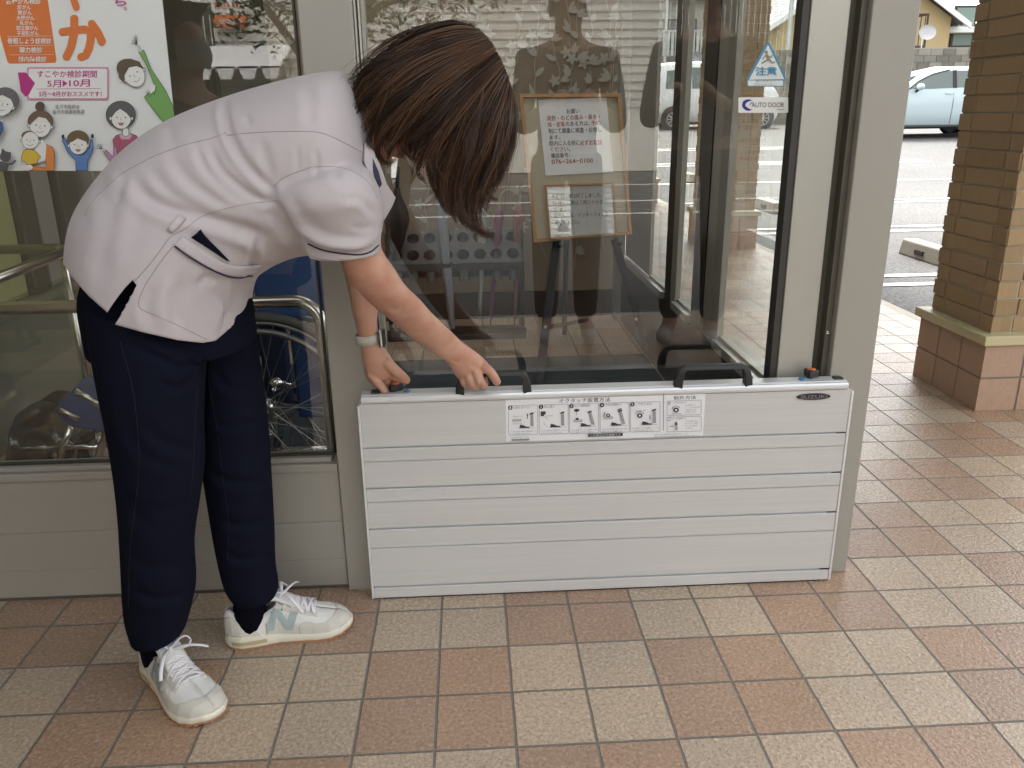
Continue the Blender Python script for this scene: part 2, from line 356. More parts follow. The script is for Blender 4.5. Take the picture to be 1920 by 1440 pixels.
# ---------------------------------------------------------------- brick pillars
def pillar(x0, x1, y0, y1, label, H=2.75, zt=.262):
    t = empty('brick_pillar', ((x0+x1)/2, (y0+y1)/2, 0), 0, label, 'pillar', 'brick pillars of the portico')
    X0, X1, Y0, Y1 = [q for q in (x0-t.location.x, x1-t.location.x, y0-t.location.y, y1-t.location.y)]
    c = MB(); c.box(X0+.0285, X1-.0285, Y0+.0285, Y1-.0285, 0, H); c.build('mortar_core', M_MORT, t)
    m = MB(); ch = .0650; z = zt+.042; k = 0
    while z < H-.03:
        h = .0590; off = 0
        for side in range(4):
            L0, L1 = (X0, X1) if side % 2 == 0 else (Y0, Y1); wdt = L1-L0-.05
            segs = [.075+.006*(k % 2), .235, wdt-.31-.012-.006*(k % 2)]
            segs = [q for q in segs]; p = L0+.025+.0
            for q in segs:
                j = .005*(k % 2)+random.uniform(-.001, .001); a, b = p, p+q
                mt = random.choice(M_BR)
                if side == 0: m.box(a, b, Y0+.025-j, Y0+.06, z, z+h, mt, bev=.002)
                if side == 2: m.box(a, b, Y1-.06, Y1-.025+j, z, z+h, mt, bev=.002)
                if side == 3: m.box(X0+.025-j, X0+.06, a, b, z, z+h, mt, bev=.002)
                if side == 1: m.box(X1-.06, X1-.025+j, a, b, z, z+h, mt, bev=.002)
                p = b+.006
        z += ch; k += 1
    m.build('brick_facing', None, t)
    b = MB(); n = 3; wx = (X1-X0-.008*(n-1))/n; wy = (Y1-Y0-.008*(n-1))/n
    for r_ in range(2):
        za, zb = (.0, zt/2-.004) if r_ == 0 else (zt/2+.004, zt)
        for i in range(n):
            a = X0+i*(wx+.008); e = Y0+i*(wy+.008)
            b.box(a, a+wx, Y0, Y0+.012, za, zb, bev=.0015); b.box(a, a+wx, Y1-.012, Y1, za, zb, bev=.0015)
            b.box(X0+.0005, X0+.0125, e, e+wy, za, zb, bev=.0015) if i else b.box(X0+.0005, X0+.0125, e+.013, e+wy, za, zb, bev=.0015)
            b.box(X1-.0125, X1-.0005, e+(.013 if i == 0 else 0), e+wy, za, zb, bev=.0015)
    bc = b.build('base_tiles', M_BT, t)
    g2 = MB(); g2.box(X0+.004, X1-.004, Y0+.004, Y1-.004, 0.001, zt-.002); g2.build('base_grout', mat('base_grout', (.22, .18, .15), .9), t)
    tr = MB(); tr.box(X0-.02, X1+.02, Y0-.02, Y1+.02, zt+.001, zt+.038, bev=.004); tr.build('trim_ledge', M_TRIM, t)
    return t
pillar(2.150, 2.62, 1.162, 1.62, 'near shaded brick pillar with tiled base at the right edge')
pillar(2.18, 2.64, 5.08, 5.53, 'far brick pillar seen through the door glass')
pillar(2.18, 2.60, 8.6, 9.0, 'farthest brick pillar, a thin strip seen through the side window')

t = empty('shade_wall', (-1.9, -1.3, 0), 0, 'brown wall added beside the portico to keep light off the left side', 'wall')
m = MB(); m.box(-.1, .1, -2.2, 1.39, 0, 2.745); m.build('wall_body', mat('shade_wall_paint', (.17, .135, .095), .8), t)  # added out of frame to darken the left floor and window reflections

t = empty('sun_blocker', (-3, 7, 0), 0, 'tall plain block added behind the vestibule to keep the sun out', 'building')  # added out of view so no sun falls through the open ceiling
m = MB(); m.box(-5, 4.14, -3.55, 3, 2.76, 3.2); m.box(-5, 6.3, -3.55, 3, 3.201, 15); m.box(-5, 4.14, -3.55, 3, 0, 2.755); m.build('wall', mat('sun_blocker_paint', (.45, .42, .36), .8, var=.08), t)
m = MB(); m.box(-5.1, 4.2, -3.62, 3.1, 15.001, 15.2); m.build('sun_blocker_cap', M_CONC, t)
# ================================================================ entrance joinery
TOP = 2.75
GY = .14                       # plane of the front glass
t = empty('window_wall', (-1.0, .12, 0), 0, 'grey-beige aluminium window unit with a solid lower panel, left of the door post', 'window wall')
def PB(name, mt, par, *boxes, bev=.0015, off=None):
    m = MB(); o_ = par.location if off is None else off
    for b in boxes: m.box(b[0]-o_[0], b[1]-o_[0], b[2]-o_[1], b[3]-o_[1], b[4]-o_[2], b[5]-o_[2], bev=bev)
    return m.build(name, mt, par)
WL = -2.6
PB('lower_panel', M_ALU, t, (WL, -.082, .1055, .16, .012, .0845), (WL, -.082, .1045, .16, .0848, .185), (WL, -.082, .1060, .16, .1853, .318))
PB('base_strip', mat('base_strip_dark', (.10, .095, .08), .7), t, (WL, -.082, .112, .17, .0, .0115))  # darker strip set back along the foot of the lower panel
PB('sill_rail', M_ALU, t, (WL, -.082, .100, .165, .3195, .338), (WL, -.096, .112, .160, .3385, .350))
PB('gasket', M_ALUD, t, (WL, -.096, .126, .139, .3502, .3545), (-.0955, -.091, .126, .139, .3502, TOP-.01), bev=0)
PB('window_glass', M_GLASS, t, (WL, -.092, GY, GY+.001, .345, TOP-.01), bev=0)

t = empty('door_post', (-.02, .12, 0), 0, 'plain grey aluminium post between the window and the sliding door', 'door post')
PB('post_body', M_ALU, t, (-.080, .026, .096, .20, 0, TOP), bev=.003)
PB('guide_strip', M_ALU2, t, (.027, .031, .110, .19, 0, TOP), (.034, .038, .118, .19, 0, TOP), bev=.0006)
PB('weather_strip', M_ALUD, t, (.031, .034, .125, .19, 0, TOP), bev=0)
t = empty('door_post', (1.11, .12, 0), 0, 'wide grey aluminium post at the right end of the panel, outer corner of the entrance', 'door post')
PB('post_body', M_ALU, t, (1.064, 1.163, .088, .20, 0, TOP), bev=.003)
PB('jamb_channel', mat('bronze_channel', (.09, .082, .062), .45), t, (1.036, 1.0635, .135, .20, 0, TOP), (1.050, 1.0635, .108, .135, 0, TOP), bev=.001)
m = MB()
for z in (.62, 1.45, 2.1): m.lathe([(0, -.001), (.004, -.001), (.005, 0), (.005, .001)], (1.057-1.11, .1075-.12, z), 'Y', 12)
m.build('screw', M_STEEL, t)

t = empty('sliding_door', (.5, GY, 0), 0, 'closed automatic sliding glass door with aluminium stile behind the white panel', 'sliding door')
PB('door_glass', M_GLASS, t, (.0385, .938, GY, GY+.001, .07, TOP-.02), bev=0)
PB('stile', M_ALU2, t, (.9505, 1.032, .118, .165, .01, TOP-.02), bev=.002)
PB('stile', M_ALU, t, (.0385, .046, .125, .16, .01, TOP-.02), bev=.001)
PB('glazing_gasket', M_ALUD, t, (.934, .950, .122, .160, .07, TOP-.02), bev=.001)
PB('bottom_rail', M_ALU, t, (.0465, .9335, .12, .162, .01, .07), bev=.002)

# side wall running back into depth at the right
SX = 1.06
t = empty('side_window_wall', (SX+.03, 1.4, 0), 0, 'glazed side wall of the vestibule with silver sills, grey posts and a dark lower panel', 'window wall')
PB('kick_panel', M_DARK, t, (SX+.006, SX+.06, .205, 2.74, 0, .33), bev=0)
PB('sill', M_SILL, t, (SX, SX+.022, .205, .998, .331, .362), (SX, SX+.022, 1.345, 1.588, .331, .362), (SX, SX+.022, 1.775, 2.72, .331, .362))
PB('sill_back', M_ALU2, t, (SX+.024, SX+.085, .205, .998, .331, .372), (SX+.024, SX+.085, 1.345, 1.588, .331, .372), (SX+.024, SX+.085, 1.775, 2.118, .331, .372))
PB('post', M_ALU, t, (SX+.018, SX+.040, 1.0, 1.085, .001, TOP))
PB('post', M_ALU2, t, (SX+.021, SX+.043, 1.0865, 1.190, .001, TOP))
PB('post', M_DARK, t, (SX+.017, SX+.040, 1.1915, 1.342, .001, TOP))
PB('post', M_ALU, t, (SX+.018, SX+.040, 1.5895, 1.672, .001, TOP))
PB('post', M_DARK, t, (SX+.017, SX+.040, 1.6735, 1.772, .001, TOP))
PB('corner_panel', M_ALU, t, (SX+.024, SX+.040, 2.1195, 2.72, .363, TOP), bev=.002)
PB('corner_post', M_ALU2, t, (SX-.03, SX+.022, 2.722, 2.80, .001, TOP), bev=.002)
PB('side_glass', M_GLASS2, t, (SX+.03, SX+.031, .19, .9985, .36, TOP), (SX+.03, SX+.031, 1.344, 1.589, .36, TOP), (SX+.03, SX+.031, 1.774, 2.119, .36, TOP), bev=0)

# back wall with floral wallpaper
M_WALLP = mat('brown_wallpaper', (.30, .235, .165), .8, var=.08, vscale=8)
t = empty('back_wall', (.2, 2.85, 0), 0, 'brown papered wall with pale floral pattern at the back of the vestibule', 'wall')
PB('wall_surface', M_WALLP, t, (-.75, 1.09, 2.85, 2.95, .15, TOP), bev=0)
PB('baseboard', mat('dark_baseboard', (.055, .035, .026), .5), t, (-.75, 1.06, 2.838, 2.95, 0, .148))
lf = MB(); leafc = mat('wallpaper_leaf', (.50, .46, .38), .8)
LK_ = [0]
def leaf2(cx, cz, a, L_, W_):
    n = 7; up = []; dn = []
    for i in range(n+1):
        u = i/n; wv = W_*math.sin(math.pi*min(1, u*1.02))**.8*(1-.25*u)
        up.append((u*L_, wv)); dn.append((u*L_, -wv))
    pts = up+dn[::-1][1:-1]; c, s_ = math.cos(a), math.sin(a)
    LK_[0] += .00002; lf.add([(cx+x*c-y*s_, -.0022-LK_[0], cz+x*s_+y*c) for x, y in pts], [tuple(range(len(pts)))])
def stem2(P_):
    lf.add([(p[0]+dx, -.0016, p[1]+dz) for p in P_ for dx, dz in ((-.0016, 0), (.0016, .001))], [(2*i, 2*i+1, 2*i+3, 2*i+2) for i in range(len(P_)-1)])
rr = random.Random(5)
for gx in range(22):
    x, z, a = -.86+(gx%11)*.165, .22+(gx//11)*.75+rr.random()*.2, 1.5
    for seg in range(26):
        P_ = [(x, z)]
        for q in range(5):
            a += rr.uniform(-.28, .28)+(.09 if math.cos(a) > 0 else -.09); x += math.cos(a)*.02; z += math.sin(a)*.02; P_.append((x, z))
        if z > 1.75 or x > .84 or x < -.92: break
        stem2(P_)
        sgn = 1 if seg % 2 else -1
        for q in range(rr.choice((1, 2, 3))): leaf2(x, z, a+sgn*(.7+.5*q), rr.uniform(.045, .075), rr.uniform(.010, .017))
        if seg % 4 == 2:
            r0 = rr.random()*6
            for q in range(5): leaf2(x+.03*sgn, z, r0+q*math.pi/2.5, .034, .010)
lf.build('wallpaper_leaves', leafc, t)
# ceiling, left-hand interior
PBt = empty('interior_ceiling', (-.6, 1.6, TOP), 0); tag(PBt, 'plain ceiling left open over the vestibule to let sky light in', 'ceiling')
PB('ceiling_board', mat('ceiling_paint', (.4, .38, .34), .8), PBt, (-2.7, 1.06, .21, .9, 2.7, 2.74), (-2.7, -.35, .901, 3.4, 2.7, 2.74), bev=0)  # gap over the vestibule is left open so sky light brightens it
t = empty('room_wall', (-1.5, 1.6, 0), 0, 'yellow-green wall with a grey lower panel behind the left window', 'wall')
PB('painted_wall', mat('yellow_green_paint', (.36, .36, .17), .6, var=.08), t, (-1.52, -1.45, .21, 1.5, .47, TOP), bev=0)
PB('lower_panel', mat('grey_wainscot', (.27, .27, .24), .5, var=.08), t, (-1.50, -1.40, .21, 1.75, 0, .44), bev=.002)
PB('rail_cap', M_ALU, t, (-1.51, -1.385, .21, 1.76, .4415, .468), bev=.003)
PB('end_panel', mat('pinkish_wood', (.36, .24, .16), .5, var=.15, vscale=12), t, (-1.50, -1.33, 1.762, 1.85, 0, .52), bev=.002)
PB('column', mat('dark_column', (.10, .09, .065), .5), t, (-1.53, -1.42, 1.505, 1.62, .47, TOP), (-1.53, -1.40, 1.80, 1.95, .53, TOP), bev=.004)
PB('column', M_ALU2, t, (-1.53, -1.43, 1.65, 1.78, .47, TOP), bev=.004)
PB('column', M_ALU, t, (-1.53, -1.36, 2.02, 2.16, .01, TOP), bev=.004)
t = empty('room_wall', (-1.5, 3.3, 0), 0, 'dim brown wall far back behind the left window', 'wall')
PB('painted_wall', mat('dim_brown_paint', (.15, .13, .095), .7, var=.12, vscale=3), t, (-3.2, -.752, 3.25, 3.35, 0, TOP), bev=0)
PB('skirting', mat('room_skirting', (.08, .06, .045), .6), t, (-3.2, -.752, 3.235, 3.249, 0, .1), bev=0)
t = empty('room_wall', (-2.65, 1.6, 0), 0, 'pale far left wall of the waiting room', 'wall')
PB('painted_wall', mat('pale_wall_paint', (.25, .23, .18), .7, var=.1), t, (-2.7, -2.6, .21, 3.24, 0, 2.69), bev=0)
fl = MB(); fl.box(-.75, 1.055, .25, 2.02, .002, .012, bev=.004); o = fl.build('entrance_mat', mat('blue_grey_carpet', (.028, .036, .045), .95, var=.35, vscale=140, bump=1.0, bscale=450)); tag(o, 'dark blue-grey carpet mat on the vestibule floor', 'mat')

# handrails
t = empty('handrail', (-.8, .35, 0), 0, 'chrome handrail running across behind the left window and bending down', 'handrail')
m = MB(); pts = [(-1.7, 0, .672), (.60, 0, .672)]+[(.60+.065*math.sin(R(a)), 0, .607+.065*math.cos(R(a))) for a in range(10, 91, 10)]+[(.665, 0, 0.02)]
m.tube(pts, .0165, 16); m.build('rail', M_STEEL, t, smooth=True)
m = MB(); m.lathe([(0, .012), (.035, .010), (.038, 0)], (.665, 0, .002), 'Z', 20); m.build('floor_flange', M_STEEL, t, smooth=True)
m = MB()
for x in (-1.2, -.4): m.cyl((x, 0, 0), (x, 0, .66), .012, 12)
m.build('baluster', M_STEEL, t, smooth=True)
t = empty('handrail', (-1.1, .8, 0), 0, 'second chrome handrail running back along the yellow-green wall', 'handrail')
m = MB(); m.tube([(0, -.5, .675), (0, .33, .69)]+[(-.05*math.sin(R(a)), .33+.05-.05*math.cos(R(a))+.02, .69) for a in range(20, 91, 14)]+[(-.3, .40, .69)], .0165, 14); m.build('rail', M_STEEL, t, smooth=True)
m = MB(); m.box(-.006, .006, -.5, .34, .60, .612, bev=.002); m.box(-.003, .003, -.5, .34, .1, .60); m.build('glass_screen', glass('screen_glass', .03, (.85, .88, .82)), t)
m = MB(); [m.cyl((0, y, 0), (0, y, .68), .012, 10) for y in (-.3, .3)]; m.build('baluster', M_STEEL, t, smooth=True)

# ---------------------------------------------------------------- folding wheelchair
t = empty('wheelchair', (-.37, .6, 0), 0, 'folded blue and chrome wheelchair parked behind the left window', 'wheelchair')
def wheel(name, c, r, tr, spokes, par, tm):
    tire = MB(); n = 56
    tire.grid([[(c[0]+(r-tr+tr*math.cos(2*math.pi*k/10))*math.cos(2*math.pi*i/n), c[1]+tr*math.sin(2*math.pi*k/10), c[2]+(r-tr+tr*math.cos(2*math.pi*k/10))*math.sin(2*math.pi*i/n)) for k in range(10)] for i in range(n+1)], closed=True)
    w_ = tire.build(name, tm, par, smooth=True)
    rm = MB(); rr_ = r-2*tr-.004
    rm.grid([[(c[0]+(rr_+.007*math.cos(2*math.pi*k/8))*math.cos(2*math.pi*i/n), c[1]+.010*math.sin(2*math.pi*k/8), c[2]+(rr_+.007*math.cos(2*math.pi*k/8))*math.sin(2*math.pi*i/n)) for k in range(8)] for i in range(n+1)], closed=True)
    rm.build('rim', M_SPOKE, w_, smooth=True)
    if spokes:
        sp = MB()
        for i in range(spokes):
            a = 2*math.pi*i/spokes; s_ = 1 if i % 2 else -1; b_ = a+s_*(.9 if (i//2) % 2 else -.9)
            sp.cyl((c[0]+.026*math.cos(b_), c[1]+.03*s_, c[2]+.026*math.sin(b_)), (c[0]+rr_*math.cos(a), c[1], c[2]+rr_*math.sin(a)), .0013, 5)
        sp.build('spokes', M_SPOKE, w_)
        hb = MB(); hb.lathe([(0, -.05), (.012, -.05), (.013, -.036), (.027, -.034), (.027, -.028), (.014, -.024), (.014, .024), (.027, .028), (.027, .034), (.012, .05), (0, .05)], c, 'Y', 20); hb.build('hub', M_CHR, w_, angle=40)
        hr = MB()
        hr.grid([[(c[0]+(r-.045+.009*math.cos(2*math.pi*k/8))*math.cos(2*math.pi*i/n), c[1]-.045+.009*math.sin(2*math.pi*k/8), c[2]+(r-.045+.009*math.cos(2*math.pi*k/8))*math.sin(2*math.pi*i/n)) for k in range(8)] for i in range(n+1)], closed=True)
        hr.build('hand_rim', M_SPOKE, w_, smooth=True)
    return w_
M_SPOKE = mat('dull_chrome', (.30, .30, .29), .35, metal=.8)
M_TYRE = mat('grey_rubber', (.10, .10, .095), .7, bump=.3, bscale=200); M_BTYRE = mat('black_rubber', (.02, .02, .02), .7)
hx = at(504, 798, Y=.6).x+.37
wheel('wheel', (hx, 0, .295), .295, .014, 36, t, M_TYRE)
wheel('wheel', (hx+.06, .16, .295), .295, .014, 36, t, M_TYRE)
M_BLUE = mat('blue_vinyl', (.035, .085, .24), .45, var=.2, vscale=15, bump=.3, bscale=80)
M_NAVYV = mat('navy_vinyl', (.012, .02, .06), .5)
fr = MB()
for y in (0.02, .15):
    fr.tube([(hx-.02, y, .30), (hx-.02, y, .60), (hx-.03, y, .86), (hx+.09, y, .88)], .011, 10)
    fr.tube([(hx-.02, y, .60), (hx-.40, y, .60), (hx-.45, y, .55), (hx-.47, y, .25), (hx-.52, y, .14)], .011, 10)
    fr.tube([(hx-.02, y, .44), (hx-.45, y, .44)], .010, 10); fr.tube([(hx-.02, y, .16), (hx-.45, y, .16)], .010, 10); fr.tube([(hx-.02, y, .12), (hx-.02, y, .32)], .012, 10)
    fr.tube([(hx-.02, y, .105), (hx+.17, y, .105)], .012, 10)
fr.build('frame', M_CHR, t, smooth=True)
bk = MB(); bk.box(hx+.0, hx+.26, .0, .03, .57, .90, bev=.012); bk.build('backrest', M_BLUE, t)
bk = MB(); bk.box(hx-.42, hx+.02, .03, .14, .445, .585, bev=.02); bk.build('seat', M_NAVYV, t)
bk = MB(); bk.box(hx-.01, hx+.07, .03, .06, .30, .56, bev=.01); bk.build('side_guard', M_NAVYV, t)
bk = MB(); bk.box(hx+.07, hx+.16, .07, .11, .24, .52, bev=.012); bk.build('pocket', M_BLUE, t)
ck = MB(); ck.tube([(hx+.01, .04, .36), (hx+.05, .04, .37), (hx+.07, .04, .35)], .012, 10); ck.lathe([(0, -.02), (.02, -.018), (.02, .0), (0, .01)], (hx+.03, .03, .37), 'Y', 14); ck.build('brake', M_CHR, t, smooth=True)
# foot plates and leg pads at the front
def onpl(px, py, y): p_ = at(px, py, Y=.6+y); return (p_.x+.37, y, p_.z)
def plate(px, y, th, bev=.01):
    m_ = MB(); m_.prism([onpl(*q, y) for q in px], (0, -th/2, 0), (0, th/2, 0)); return m_
fp = plate([(101, 768), (158, 707), (222, 700), (236, 790), (208, 812), (130, 797)], .25, .03).build('footplate', M_BLUE, t); bv = fp.modifiers.new('b', 'BEVEL'); bv.width = .012; bv.segments = 3
bk = MB()
for (a, b) in (((112, 770), (150, 786)), ((142, 733), (200, 768))):
    p, q = Vector(onpl(*a, .232)), Vector(onpl(*b, .232)); bk.tube([p, p.lerp(q, .4)+Vector((0, 0, .004)), q], [.014, .010, .012], 10)
bk.build('bracket', M_STEEL, fp, smooth=True)
cs = MB(); p = onpl(190, 812, .25); cs.cyl((p[0], .25, .06), (p[0], .25, p[2]), .019, 14); cs.lathe([(0, .012), (.012, .01), (.02, 0)], (p[0], .25, p[2]), 'Z', 14); q = onpl(133, 800, .27); r_ = onpl(110, 872, .27); q2 = onpl(118, 838, .27)
cs.tube([q, q2, r_], .010, 10); cs.tube([q2, onpl(205, 838, .27)], .009, 10); cs.build('leg_tube', M_CHR, t, smooth=True)
for px in ([(22, 868), (30, 800), (44, 765), (62, 760), (112, 770), (120, 800), (100, 868)], [(70, 770), (88, 738), (118, 742), (150, 760), (160, 800), (150, 850), (100, 850)]):
    y = .33 if px[0][0] == 22 else .45
    o = plate(px, y, .13).build('leg_pad', M_BTYRE, t); bv = o.modifiers.new('b', 'BEVEL'); bv.width = .022; bv.segments = 4
for px, y in (((128, 880), .30), ((200, 880), .30)):
    p = onpl(*px, y); wheel('caster', (p[0], y, .07), .07, .013, 0, t, M_BTYRE)

# ---------------------------------------------------------------- umbrella stand
t = empty('umbrella_stand', (.165, 2.5, 0), 0, 'dark grey umbrella stand with two rows of round holes', 'umbrella stand')
M_STD = mat('grey_stand_plastic', (.055, .055, .05), .5, var=.15, bump=.3); M_HOLE = mat('hole_sleeve', (.02, .02, .018), .6)
TW = .335
# sloped top tray: front row lower than back row
tray = MB(); n = 8; cw = 2*TW/n
def trayp(u, v): return (u, -.09+.13*v, .395+.15*v)
for r_ in range(2):
    for c in range(n):
        x0 = -TW+c*cw; x1 = x0+cw; v0 = r_*.5; v1 = v0+.5; cx, cv = (x0+x1)/2, (v0+v1)/2
        K = 24; ring = []; sq = []
        for k in range(K):
            a = 2*math.pi*k/K; ca, sa = math.cos(a), math.sin(a)
            ring.append((cx+.031*ca, cv+.031*sa/.1985)); q = max(abs(ca), abs(sa)); sq.append((cx+cw/2*ca/q, cv+.25*sa/q))
        vs = [trayp(*p) for p in sq]+[trayp(*p) for p in ring]+[(trayp(*p)[0]*1+0, trayp(*p)[1]+.02, trayp(*p)[2]-.05) for p in ring]
        tray.add(vs, [(k, (k+1) % K, K+(k+1) % K, K+k) for k in range(K)]+[(K+k, K+(k+1) % K, 2*K+(k+1) % K, 2*K+k) for k in range(K)])
tray.box(-TW, TW, -.095, -.085, .36, .394); tray.box(-TW-.008, -TW-.001, -.09, .045, .36, .545); tray.box(TW+.001, TW+.008, -.09, .045, .36, .545); tray.box(-TW, TW, .041, .047, .3, .545)
tr_ = tray.build('holed_tray', M_STD, t)
sl = MB()
for c in range(n):
    if c in (0, 1, 2, 3, 4, 6, 7): sl.lathe([(.024, .30), (.024, .35)], (-TW+(c+.5)*cw, -.05, 0), 'Z', 16)
sl.build('sleeve', mat('sleeve_grey', (.16, .155, .14), .5), t, smooth=True)
lg = MB()
for s_ in (-1, 1):
    for y in (-.08, .04): lg.box(s_*TW-.012, s_*TW+.012, y-.012, y+.012, .03, .395)
lg.build('leg', M_BLKM, t)
bs = MB(); bs.box(-TW-.02, TW+.02, -.11, .07, .0, .03, bev=.004); bs.box(-TW-.02, TW+.02, -.11, -.10, .03, .06); bs.build('drip_tray', M_BLKM, t)
def umbrella(px_top, px_tip, Y0, Y1, label, canopy, rs, handle='hook', hm=None, ring=None, crumple=0):
    a = at(*px_top, Y=Y0); b = at(*px_tip, Y=Y1)
    e = empty('umbrella', b, 0, label, 'umbrella', 'umbrellas in the stand')
    a = a-b; d = a.normalized(); L_ = a.length
    m_ = MB(); N_ = 14; n_ = 16; G = []
    e1 = d.cross(Vector((0, 1, 0))).normalized(); e2 = d.cross(e1)
    for i in range(N_+1):
        u = i/N_; r0 = np.interp(u, [q[0] for q in rs], [q[1] for q in rs]); row = []
        for k in range(n_):
            an = 2*math.pi*k/n_; q = r0*(1+.16*math.cos(an*8/2+u*5)+crumple*random.uniform(-1, 1)); row.append(d*(u*L_)+(e1*math.cos(an)+e2*math.sin(an))*q)
        G.append(row)
    m_.grid(G, closed=True, caps=True); m_.build('furled_canopy', canopy, e, smooth=True)
    m_ = MB(); top = d*L_
    if handle == 'hook':
        P_ = [d*(L_*.9), top+d*.06]+[top+d*(.06+.035*math.sin(R(q)))+Vector((.035-.035*math.cos(R(q)), 0, 0)) for q in range(20, 200, 20)]; m_.tube(P_, .0055, 10)
    else: m_.cyl(d*(L_*.9), top+d*.10, .010, 12)
    m_.build('handle', hm or M_BLK, e, smooth=True)
    m_ = MB(); m_.cyl(Vector((0, 0, 0)), -d*.03, .004, 8); m_.build('tip', M_STEEL, e)
    if ring: m_ = MB(); m_.cyl(d*(L_*ring), d*(L_*ring+.02), np.interp(ring, [q[0] for q in rs], [q[1] for q in rs])*1.25, 16); m_.build('strap', M_BLK, e, smooth=True)
    return e
umbrella((745, 352), (742, 560), 2.40, 2.47, 'black umbrella with a wide open-flapping canopy, leftmost in the stand', mat('black_nylon', (.01, .01, .011), .6), [(0, .01), (.45, .02), (.6, .055), (.75, .06), (.95, .015), (1, .012)], 'straight', M_BLK, None, .05)
umbrella((822, 345), (850, 632), 2.36, 2.42, 'silver-grey umbrella with a black strap standing upright in the stand', mat('silver_nylon', (.30, .32, .36), .35, bump=.3), [(0, .008), (.25, .02), (.55, .024), (.7, .03), (.95, .018), (1, .01)], 'straight', mat('grey_handle', (.3, .32, .35), .4), .48)
umbrella((937, 392), (920, 600), 2.47, 2.50, 'pink umbrella whose tip hangs below the tray', mat('pink_nylon', (.26, .08, .18), .5), [(0, .006), (.4, .012), (.75, .014), (.92, .024), (1, .014)], 'hook', mat('cream_handle', (.55, .45, .25), .4), None, .2)
umbrella((905, 385), (900, 590), 2.50, 2.52, 'white umbrella with small dark dots', mat('dotted_nylon', (.5, .49, .44), .6, var=.6, vscale=90), [(0, .006), (.5, .017), (.78, .03), (.95, .04), (1, .015)], 'hook', mat('cream_handle', (.55, .45, .25), .4), None, .15)
umbrella((973, 385), (965, 600), 2.50, 2.52, 'red and white patterned umbrella at the right end of the stand', mat('red_print_nylon', (.34, .13, .12), .6, var=.7, vscale=70), [(0, .006), (.5, .016), (.75, .026), (.93, .026), (1, .012)], 'hook', mat('cream_handle', (.55, .45, .25), .4), None, .12)

# ---------------------------------------------------------------- easel with notice board
t = empty('easel', (.73, 2.0, 0), 0, 'black folding easel stand on the vestibule floor', 'easel')
BP, BN = Vector((.7, 1.99, .60)), Vector((0, -1, .22)).normalized()
def bp(px, py, off=0): return atp(px, py, BP+BN*off, BN)
def eb(name, mb, mt, par=t, **k):
    o_ = par.location; mb.v = [(v[0]-o_[0], v[1]-o_[1], v[2]-o_[2]) for v in mb.v]; return mb.build(name, mt, par, **k)
def flatbar(p, q, w_, th, name, mt, par=t):
    p, q = Vector(p), Vector(q); d = (q-p).normalized(); s_ = d.cross(Vector((0, 1, 0))).normalized()*w_/2; n_ = d.cross(s_).normalized()*th/2
    m_ = MB(); m_.add([p-s_-n_, p+s_-n_, p+s_+n_, p-s_+n_, q-s_-n_, q+s_-n_, q+s_+n_, q-s_+n_], [(0, 1, 2, 3), (4, 7, 6, 5), (0, 4, 5, 1), (1, 5, 6, 2), (2, 6, 7, 3), (3, 7, 4, 0)])
    o = eb(name, m_, mt, par); bv = o.modifiers.new('b', 'BEVEL'); bv.width = .002; bv.segments = 2; return o
fl_ = at(1012, 728, Z=.0); fr_ = at(1213, 655, Z=.0)
fl_ = at(1010, 728, Y=1.62); fl_.z = max(fl_.z, .003)
tl = bp(1043, 456, -.02); tr2 = bp(1153, 452, -.02)
flatbar(fl_, tl+(tl-fl_)*.02, .036, .02, 'leg', M_BLKM)
flatbar(at(1213, 657, Y=2.02), tr2+(tr2-at(1213, 657, Y=2.02))*.02, .034, .02, 'leg', M_BLKM)
flatbar((at(1058, 640, Y=2.45).x, 2.45, .003), bp(1062, 440, -.05), .024, .018, 'leg', M_BLKM)
ym = fl_.lerp(tl, .42); yr = at(1213, 657, Y=1.95).lerp(tr2, .45); 
flatbar(at(1023, 614, Y=1.71), at(1102, 600, Y=2.2), .022, .006, 'cross_bar', M_BLKM)
m_ = MB()
for p, q in (((1023, 614), 1.695), ((1193, 599), 1.935)):
    c = at(*p, Y=q); m_.lathe([(0, -.004), (.004, -.003), (.006, 0), (.006, .012)], c, 'Y', 12)
eb('rivet', m_, M_SILL)
m_ = MB()
for px in ((1050, 455), (1160, 452)): c = bp(*px, .0); m_.cyl(c+Vector((0, .02, -.012)), c+Vector((0, -.03, -.005)), .013, 14)
eb('board_peg', m_, M_BLK, smooth=True)
# board
def slab(name, quad, th, mt, par, off=0, bev=0):
    P_ = [bp(*q, off) for q in quad]; m_ = MB(); m_.prism(P_, BN*0, -BN*th); o = eb(name, m_, mt, par)
    if bev: b_ = o.modifiers.new('b', 'BEVEL'); b_.width = bev; b_.segments = 2
    return o
def frame(name, quad, w_, th, mt, par, off):
    Q = [bp(*q, off) for q in quad]; C = sum(Q, Vector())/4; m_ = MB(); n_ = 4
    In = []
    for i in range(4):
        a, b, c = Q[i-1], Q[i], Q[(i+1) % 4]; u = (a-b).normalized(); v = (c-b).normalized(); In.append(b+(u+v)*w_)
    for k in range(4):
        j = (k+1) % 4; m_.prism([Q[k], Q[j], In[j], In[k]], BN*th*.5, -BN*th*.5)
    return eb(name, m_, mt, par)
M_WOOD = mat('oak_frame', (.42, .23, .10), .45, var=.25, vscale=8, stretch=(12, 12, 1))
bt = empty('notice_board', bp(1090, 450), 0, 'beige fabric notice board in a thin wooden frame standing on the black easel', 'notice board')
Q = [(973, 177), (1163, 176), (1185, 440), (1001, 455)]
slab('board_face', Q, .006, mat('beige_fabric', (.50, .44, .33), .9, var=.08, vscale=60, bump=.5, bscale=500), bt, 0)
frame('frame', Q, .015, .024, M_WOOD, bt, .004)
PQ = [(1009, 188), (1137, 183), (1150, 323), (1023, 329)]
